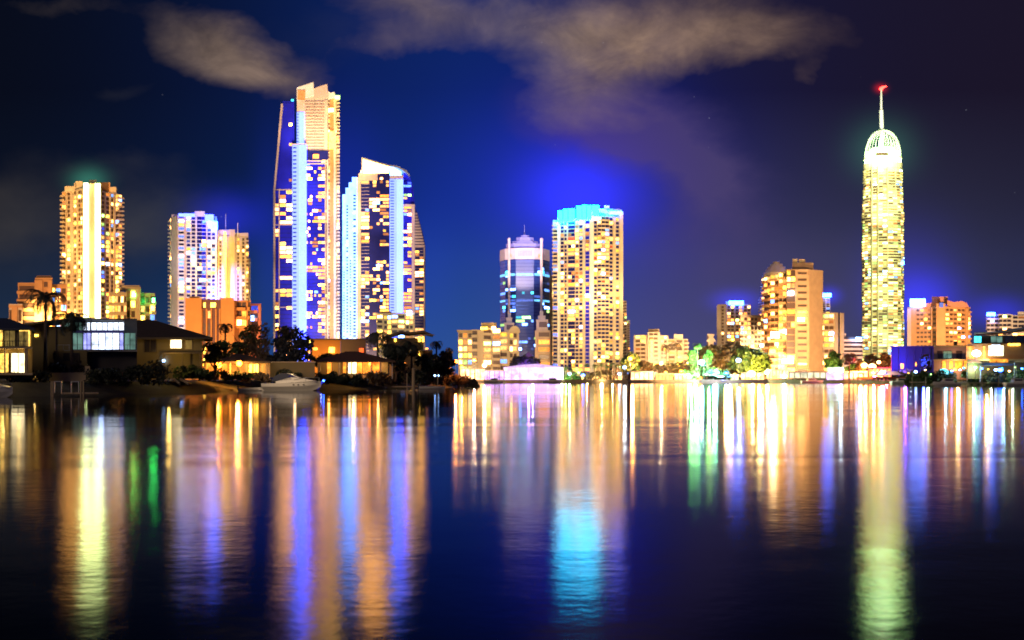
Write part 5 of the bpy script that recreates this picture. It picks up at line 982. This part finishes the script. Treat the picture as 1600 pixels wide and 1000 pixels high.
tree('lime-green lit narrow tree left of the tall green palm', 1081, 469, 545, 597, 15, 86, LEAF, z0=GF, crown_from=.35); tree('lime-green lit narrow tree right of the tall green palm', 1106, 469, 545, 597, 15, 87, LEAF, z0=GF, crown_from=.35); glowlamp((X(1080,465),464,Z(560,464)),8000,GC,.3); glowlamp((X(1107,465),464,Z(560,464)),9000,(.4,1,.15),.3)
shrub('turquoise-lit bushes at the foot of the dome of trees', 1115, 468, 572, 596, 50, 94, LEAF, dens=1.6); glowlamp((X(1118,464),463,GF+2.5),10000,(.2,1,.5),.3); shrub('white-lit bushes among the blue umbrellas', 1088, 465, 570, 597, 22, 95, LEAF); glowlamp((X(1086,462),461,GF+2),4500,(.7,1,.8),.3)
for i, (px, w, tp, m, lab) in enumerate(((1112,52,536,LEAFB,'left shoulder of the brown dome of big fig trees'),(1140,64,533,LEAFB,'highest middle tree of the dome of big fig trees'),(1168,56,540,LEAF,'right tree of the dome of big fig trees, lit yellow'),(1190,30,548,LEAF,'yellow-lit tree touching the big orange slab'))):
    tree(lab, px, 490-(8 if i > 1 else 0), tp, 597, w, 100+i, m, name='fig_tree', z0=GF, dens=2.8, crown_from=.05, flat=.8)
glowlamp((X(1180,478),470,GF+5),26000,(1,.62,.1),.5); glowlamp((X(1130,478),472,GF+5),12000,(1,.6,.15),.5); glowlamp((X(1140,470),466,Z(545,470)),3000,(1,.45,.2),.5)
def umbrella(label, px, Y, py, w, m):
    x, z = X(px,Y), Z(py,Y); r = w*Y/F/2; t = Thing('umbrella', label, 'umbrella', (x,Y,GF), 'umbrellas along the promenade'); b = MB(); b.tube([(x,Y,GF-.3),(x,Y,z)],.06,6); t.part('pole', b, METAL)
    b = MB(); n = 8; vs = [(x,Y,z+r*.45)]+[(x+r*math.cos(2*math.pi*k/n),Y+r*math.sin(2*math.pi*k/n),z) for k in range(n)]; b.add(vs, [(0,1+k,1+(k+1)%n) for k in range(n)]+[tuple(range(n,0,-1))]); t.part('canopy', b, m)
BL = paint('umbrella_blue', (.12,.2,.75)); UW = paint('umbrella_white', (.7,.72,.78))
for px, py, w, m, lab in ((1099,572,9,BL,'blue umbrella right under the bright blue-white lamp'),(1104,586,13,UW,'white umbrella below the blue one'),(1115,587,13,BL,'blue umbrella at the foot of the turquoise bushes'),(1127,589,12,UW,'white umbrella right of the foot-level blue one'),(1142,589,13,BL,'rightmost blue umbrella before the dome of trees'),(1129,595,10,BL,'lowest blue umbrella at the river wall')): umbrella(lab, px, 463.6, py, w, m)
glowlamp((X(1115,460),459,GF+4),5000,(.6,.75,1),.4); glowlamp((X(1140,460),459,GF+4),3500,(.6,.75,1),.4)
# small lanterns in the shrubbery: each a fixture of its own
rnd = random.Random(5); k = 0
spots_ = [(890,584,E_HOTC,'beside the lime shrubs'),(904,582,E_G,'left of the promenade palms'),(911,586,E_LBL,'blue, under the promenade palms'),(968,584,E_HOTC,'left of the mooring post'),(1040,582,E_Y,'in the brown hedge'),(1052,586,E_W,'low in the brown hedge'),(1064,580,E_OR,'orange, in the brown hedge'),(1078,590,E_HOTC,'left of the umbrellas'),(1086,584,E_HOTC,'among the white-lit bushes'),(1094,591,E_OR,'orange, below the umbrellas'),(1110,580,E_TQ,'turquoise, above the umbrellas'),(1121,582,E_HOTC,'over the white umbrella'),(1135,583,E_LBL,'blue, between umbrellas'),(1148,585,E_Y,'yellow, right of the umbrellas'),(1160,588,E_HOT,'left of the very bright floodlight'),(1186,586,E_HOT,'right of the very bright floodlight'),(1210,587,E_Y,'before the orange slab'),(1296,583,E_HOTC,'on the white terrace'),(1303,590,E_TQ,'below the white terrace'),(1328,584,E_HOTC,'under the round palm')]
for px, py, m, where in spots_:
    t = Thing('lantern', 'small lantern '+where, 'lantern', (X(px,464.4),464.4,GF), 'lanterns along the far promenade'); z = Z(py,464.4); b = MB(); b.tube([(X(px,464.4),464.4,GF-.3),(X(px,464.4),464.4,z-.4)],.06,5); t.part('post', b, BLACKM); b = MB(); b.ball((X(px,464.4),464.4,z),.62,.62,.5); t.part('globe', b, m)
E_GOLD = emis('added_golden_glow', (1, .52, .14), 5, .6, .5); E_EMBER = emis('added_ember_glow', (1, .20, .03), 3.5, .6, .5); E_LIME = emis('added_lime_glow', (.75, 1, .35), 3, .6, .5)  # the fronts below are glowing surfaces added to brighten the shoreline
kiosk('long golden-lit front added at the foot of the big orange slab', 'added_arcade', 1197, 1233, 577, 591, 466, E_GOLD, SAND, posts=7, name='added_arcade')
kiosk('low golden-lit front added before the yellow side of the dome of trees', 'added_arcade', 1158, 1194, 582, 593, 468, E_GOLD, SAND, posts=6, name='added_arcade')
kiosk('orange ember-lit front added under the brown-orange hedge trees', 'bar', 1024, 1052, 583, 595, 466, E_EMBER, SAND, posts=5, name='bar')
kiosk('golden-lit front added between the brown hedge and the green palms', 'added_stall', 1054, 1078, 584, 595, 466, E_GOLD, WHITE, posts=4, name='added_stall')
kiosk('lime-white lit front added among the promenade umbrellas', 'added_stall', 1083, 1100, 583, 595, 467, E_LIME, WHITE, posts=3, name='added_stall')
kiosk('cool lime-lit front added right of the promenade umbrellas', 'added_stall', 1128, 1154, 585, 595, 467, E_LIME, WHITE, posts=4, name='added_stall')
kiosk('red ember-lit front added under the red-lit trees', 'restaurant', 1357, 1392, 574, 588, 428, E_EMBER, paint('dark_red_roof', (.2,.04,.03)), posts=6, name='restaurant')
kiosk('golden-lit front added under the promenade palms before the tower lobby', 'added_arcade', 905, 972, 586, 595, 471, E_GOLD, SAND, posts=9, name='added_arcade')
# --- waterside terrace building and boats before the orange slab
Y = 455; t = Thing('terrace_building', 'long low white-lit waterfront terrace building under the big orange slab', 'building', (X(1265,Y),Y,GF))
t.slab('lit_front', 1234, 1292, 582, 590.5, Y+3, 4, emis('terrace_front_light', (.85,.9,.62), 1.1, .4, .4)); t.slab('roof', 1232, 1294, 580.5, 582.2, Y+1.6, 6, WHITE); t.slab('undercroft', 1236, 1292, 591, 598, Y+4, 3, BROWN)
b = MB(); [b.box(X(a,Y)-.15,X(a,Y)+.15,Y+2.4,Y+2.7,.3,Z(582,Y)) for a in (1234,1244,1253,1264,1274,1284,1293)]; t.part('posts', b, SAND); t.slab('green_front', 1292, 1318, 574, 581, Y+4, 4, emis('green_shop_light', (.6,1,.5), 1.6, .4)); t.slab('green_front', 1292, 1318, 582, 594, Y+2, 4, E_SHOPL)
kiosk('white-lit riverside bar right of the terrace building', 'bar', 1318, 1356, 580, 591, 440, E_SHOP, WHITE, posts=5, name='bar')
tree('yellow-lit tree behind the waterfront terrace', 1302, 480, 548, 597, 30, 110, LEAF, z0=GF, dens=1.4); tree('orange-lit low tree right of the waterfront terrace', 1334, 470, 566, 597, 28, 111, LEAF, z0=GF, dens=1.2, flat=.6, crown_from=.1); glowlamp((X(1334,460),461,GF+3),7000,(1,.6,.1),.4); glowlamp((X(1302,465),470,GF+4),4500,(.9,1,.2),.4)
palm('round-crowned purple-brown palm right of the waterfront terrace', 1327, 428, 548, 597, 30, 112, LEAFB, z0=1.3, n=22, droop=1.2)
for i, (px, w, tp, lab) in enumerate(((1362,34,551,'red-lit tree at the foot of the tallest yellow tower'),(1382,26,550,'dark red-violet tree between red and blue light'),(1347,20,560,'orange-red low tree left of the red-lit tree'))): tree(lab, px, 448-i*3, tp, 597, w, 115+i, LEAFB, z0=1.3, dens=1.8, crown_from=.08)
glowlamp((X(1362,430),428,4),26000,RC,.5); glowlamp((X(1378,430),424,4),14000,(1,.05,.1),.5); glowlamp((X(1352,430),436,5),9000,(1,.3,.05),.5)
t = Thing('canopy_roof', 'orange lit canopy lying along the water under the red-lit trees', 'canopy', (X(1370,410),410,1.2)); t.slab('roof', 1338, 1418, 589, 592, 405, 5, paint('orange_canvas', (.45,.14,.05))); b = MB(); [b.box(X(a,405),X(a,405)+.2,405.2,405.4,.6,Z(592,405)) for a in range(1340,1418,11)]; t.part('posts', b, BROWN); glowlamp((X(1375,400),398,5),9000,(1,.3,.06),.4)
# --- blue building
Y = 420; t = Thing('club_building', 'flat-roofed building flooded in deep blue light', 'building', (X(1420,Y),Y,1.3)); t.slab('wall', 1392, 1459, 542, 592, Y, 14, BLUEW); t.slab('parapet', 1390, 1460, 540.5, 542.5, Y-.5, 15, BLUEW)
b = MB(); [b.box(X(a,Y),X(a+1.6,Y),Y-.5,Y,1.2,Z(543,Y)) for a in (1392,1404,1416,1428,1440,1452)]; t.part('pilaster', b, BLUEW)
win(t, 1407, 1412, 568, 576, Y, E_W); win(t, 1428, 1432, 566, 572, Y, E_W); win(t, 1443, 1455, 562, 570, Y, E_DC, mull=2); glowlamp((X(1425,Y),Y-12,8),4500,(.03,.05,1),.5); glowlamp((X(1400,Y),Y-10,6),3000,(.2,.05,1),.5)
shrub('blue-lit hedge before the deep blue building', 1415, 414, 575, 597, 40, 120, LEAF); tree('dark round tree before the deep blue building', 1446, 410, 552, 595, 18, 121, LEAFD, z0=1.3)
t = Thing('blue_tent', 'blue-white lit low tent in front of the deep blue building', 'tent', (X(1385,400),400,1.2)); b = MB(); xa, xb = X(1372,400), X(1410,400); b.add([(xa,400,Z(585,400)),(xb,400,Z(586,400)),(xb,405,Z(586,400)),(xa,405,Z(585,400)),((xa+xb)/2-3,402,Z(579,400)),((xa+xb)/2+3,402,Z(580,400))],[(0,1,5,4),(1,2,5),(2,3,4,5),(3,0,4),(3,2,1,0)]); t.part('canopy', b, BL); t.slab('tent_light', 1377, 1383, 580, 583, 399.5, .5, E_HOTC)
# --- grey house and modern right house
Y = 380; t = Thing('house', 'grey flat-roofed waterfront house with orange lit ground floor', 'house', (X(1485,Y),Y,1.2)); t.slab('wall', 1459, 1512, 541, 592, Y, 10, paint('violet_render', (.14,.11,.2))); t.slab('parapet', 1458, 1513, 539.5, 541.5, Y-.4, 11, GREY); t.slab('chimney', 1490, 1496, 533, 541, Y+3, 2, ROOF)
win(t, 1465, 1472, 549, 560, Y, GLD); win(t, 1474, 1487, 549, 560, Y, E_INT, mull=1); win(t, 1494, 1503, 549, 560, Y, GLD, mull=1)
for a, c in ((1472,1478),(1483,1489),(1492,1504),(1506,1511)): win(t, a, c, 564, 576, Y, E_INO)
t.slab('balcony_slab', 1458, 1513, 561.5, 563, Y-2, 2, GREY); glowlamp((X(1490,Y),Y-4,Z(572,Y)),3000,(1,.45,.1),.3)
Y = 318; t = Thing('house', 'modern house with sweeping dark wedge roof and one bright white room at right edge', 'house', (X(1570,Y),Y,1.2))
t.slab('wall', 1512, 1640, 537, 592, Y, 12, paint('warm_grey_render', (.20,.13,.08))); t.slab('upper_wall', 1522, 1640, 524, 537, Y+2, 10, DARKW)
b = MB(); b.xz([(X(1516,Y),Z(521.5,Y)),(X(1560,Y),Z(519,Y)),(X(1640,Y),Z(510,Y)),(X(1640,Y),Z(505,Y)),(X(1590,Y),Z(512,Y)),(X(1545,Y),Z(518.5,Y)),(X(1516,Y),Z(520,Y))], Y-2.5, Y+13); t.part('roof', b, paint('roof_slate_blue', (.09,.11,.17)))
for a, c, m in ((1522,1533,E_TQ),(1548,1566,E_INT),(1570,1584,GLN),(1588,1610,GLN)): win(t, a, c, 525.5, 535, Y+2, m, mull=1)
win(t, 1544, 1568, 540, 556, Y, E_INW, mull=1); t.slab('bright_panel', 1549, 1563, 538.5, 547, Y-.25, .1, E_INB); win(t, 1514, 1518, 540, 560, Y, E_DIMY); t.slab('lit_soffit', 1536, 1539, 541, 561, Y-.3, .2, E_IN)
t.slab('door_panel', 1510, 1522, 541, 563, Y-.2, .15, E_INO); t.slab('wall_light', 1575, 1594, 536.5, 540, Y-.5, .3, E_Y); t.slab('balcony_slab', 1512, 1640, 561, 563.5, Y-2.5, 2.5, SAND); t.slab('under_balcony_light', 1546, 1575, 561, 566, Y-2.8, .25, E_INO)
b = MB(); b.ball((X(1519,Y),Y-3,Z(552.5,Y)),1.25,.6,.9,None,12,8); t.part('blue_white_lamp', b, E_HOTC); glowlamp((X(1535,Y),Y-3,Z(556,Y)),1200,(1,.6,.2),.3); t.finish()
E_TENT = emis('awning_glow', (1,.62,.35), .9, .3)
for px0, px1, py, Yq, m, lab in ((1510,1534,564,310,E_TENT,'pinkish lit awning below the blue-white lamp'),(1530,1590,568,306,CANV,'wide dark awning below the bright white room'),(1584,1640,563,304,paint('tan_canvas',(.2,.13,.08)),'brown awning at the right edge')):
    t = Thing('awning', lab, 'awning', (X(px0,Yq),Yq,1.2), 'awnings of the right riverside house'); b = MB(); b.xz([(X(px0,Yq),Z(py+3,Yq)),(X(px1,Yq),Z(py+3,Yq)),(X(px1-4,Yq),Z(py,Yq)),(X(px0+8,Yq),Z(py-1,Yq))], Yq, Yq+4); t.part('canopy', b, m); b = MB(); [b.box(X(a,Yq),X(a,Yq)+.12,Yq+.1,Yq+.2,1,Z(py+3,Yq)) for a in (px0+1,px1-2)]; t.part('posts', b, METAL)
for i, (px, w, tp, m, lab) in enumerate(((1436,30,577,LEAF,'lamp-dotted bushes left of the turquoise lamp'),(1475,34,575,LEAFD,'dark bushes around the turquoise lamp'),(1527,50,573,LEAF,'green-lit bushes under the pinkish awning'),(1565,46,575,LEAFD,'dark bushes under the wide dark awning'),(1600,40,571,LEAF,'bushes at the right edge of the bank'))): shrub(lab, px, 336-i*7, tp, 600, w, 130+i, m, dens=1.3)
cols_ = [E_Y,E_HOTC,E_TQ,E_HOT,E_G,E_LBL]; rnd = random.Random(8)
where = ['by the blue tent','in the bushes left of the turquoise lamp','low at the water left of the jetty','over the lamp-dotted bushes','left of the big turquoise lamp','right of the big turquoise lamp','at the jetty of the grey house','under the orange ground floor','by the last orange window','below the pinkish awning','green, under the pinkish awning','in the middle of the green-lit bushes','left of the blue-white garden light','right of the blue-white garden light','under the wide dark awning','low by the moored boats','near the brown awning','at the right edge of the bank']
for i, (px, py) in enumerate(((1419,583),(1431,581),(1436,588),(1446,579),(1455,585),(1487,580),(1492,577),(1500,578),(1506,575),(1517,577),(1524,574),(1534,576),(1544,577),(1556,578),(1566,575),(1577,580),(1586,574),(1597,576))):
    Yq = 345-(px-1419)*.27; r = rnd.uniform(.22,.5); m = cols_[i%6] if i != 10 else E_GRN
    t = Thing('garden_light', 'small garden light '+where[i], 'garden light', (X(px,Yq),Yq,1.2), 'garden lights along the right bank'); b = MB(); b.tube([(X(px,Yq),Yq,.9),(X(px,Yq),Yq,Z(py,Yq)-r)],.05,5); t.part('post', b, BLACKM); b = MB(); b.ball((X(px,Yq),Yq,Z(py,Yq)),r,r,r*.7); t.part('globe', b, m)
    if i%3 == 0: glowlamp((X(px,Yq),Yq-2,Z(py,Yq)), 450, (.7,1,.6), .2)
for px, py, Yq, m, pw, col, lab, w in ((1474,581,330,E_TQ,1500,(.2,.7,1),'big turquoise oval lamp on the terrace before the grey house',3.0),(1563,578,305,E_LBL,700,(.2,.5,1),'large blue-white garden light under the wide dark awning',1.6)):
    t = Thing('terrace_lamp', lab, 'lamp', (X(px,Yq),Yq,1.1)); b = MB(); b.tube([(X(px,Yq),Yq,.8),(X(px,Yq),Yq,Z(py,Yq)-.5)],.08,6); t.part('post', b, BLACKM); b = MB(); b.ball((X(px,Yq),Yq,Z(py,Yq)),w/2,.5,w*.3,None,12,8); t.part('globe', b, m); glowlamp((X(px,Yq),Yq-2,Z(py,Yq)),pw,col,.3)
Y = 300; jetty('dark timber jetty along the water before the right riverside houses', 1470, 1600, 297, .8, (1487,1510,1534,1560,1583), 588)
jetty('small lit jetty with white frame before the deep blue building', 1424, 1448, 322, .9, (1425,1446), 589)
jetty('low jetty with piles in front of the glazed restaurant', 722, 800, 400, .7, (728,742,762,775,778), 580)
def smallboat(label, px, Y, L, rz): 
    t = Thing('motor_boat', label, 'boat', (0,0,0), 'boats moored on the far bank'); t.part('hull', hull(L, L*.3, .9), GEL); b = MB(); b.xz([(L*.25,.85),(L*.7,1.1),(L*.58,1.9),(L*.3,1.9)], -L*.1, L*.1); t.part('cabin', b, GEL); b = MB(); b.box(L*.3,L*.58,-L*.105,L*.105,1.35,1.75); t.part('cabin_windows', b, GLD); b = MB(); b.box(L*.25,L*.62,-L*.12,L*.12,1.9,2.0); t.part('cabin_roof', b, WHITE); place(t, px, Y, rz)
smallboat('motor boat moored in front of the marquee', 848, 452, 9, R(3)); smallboat('motor boat moored left of the marquee', 786, 440, 8, R(175)); smallboat('motor boat before the waterfront terrace', 1252, 442, 9, R(2)); smallboat('dark-lit motor boat at the timber jetty', 1500, 288, 7, R(178)); smallboat('rightmost motor boat at the timber jetty', 1570, 286, 7.5, R(4)); smallboat('motor boat under the orange canopy', 1392, 372, 8, R(4))
# bare masts of moored yachts by the jetty
for px, py, lab in ((778,572,'tallest bare mast near the motor boat left of the marquee'),(788,576,'shorter bare mast near the motor boat left of the marquee')):
    t = Thing('yacht_mast', lab, 'mast', (X(px,425),425,0)); b = MB(); b.tube([(X(px,425),425,-.5),(X(px,425),425,Z(py,425))],[.14,.08],6); t.part('mast', b, METAL); b = MB(); b.tube([(X(px,425),425,2.2),(X(px+8,425),425,2.4)],.08,6); t.part('boom', b, METAL)
# city light spill over the low far bank
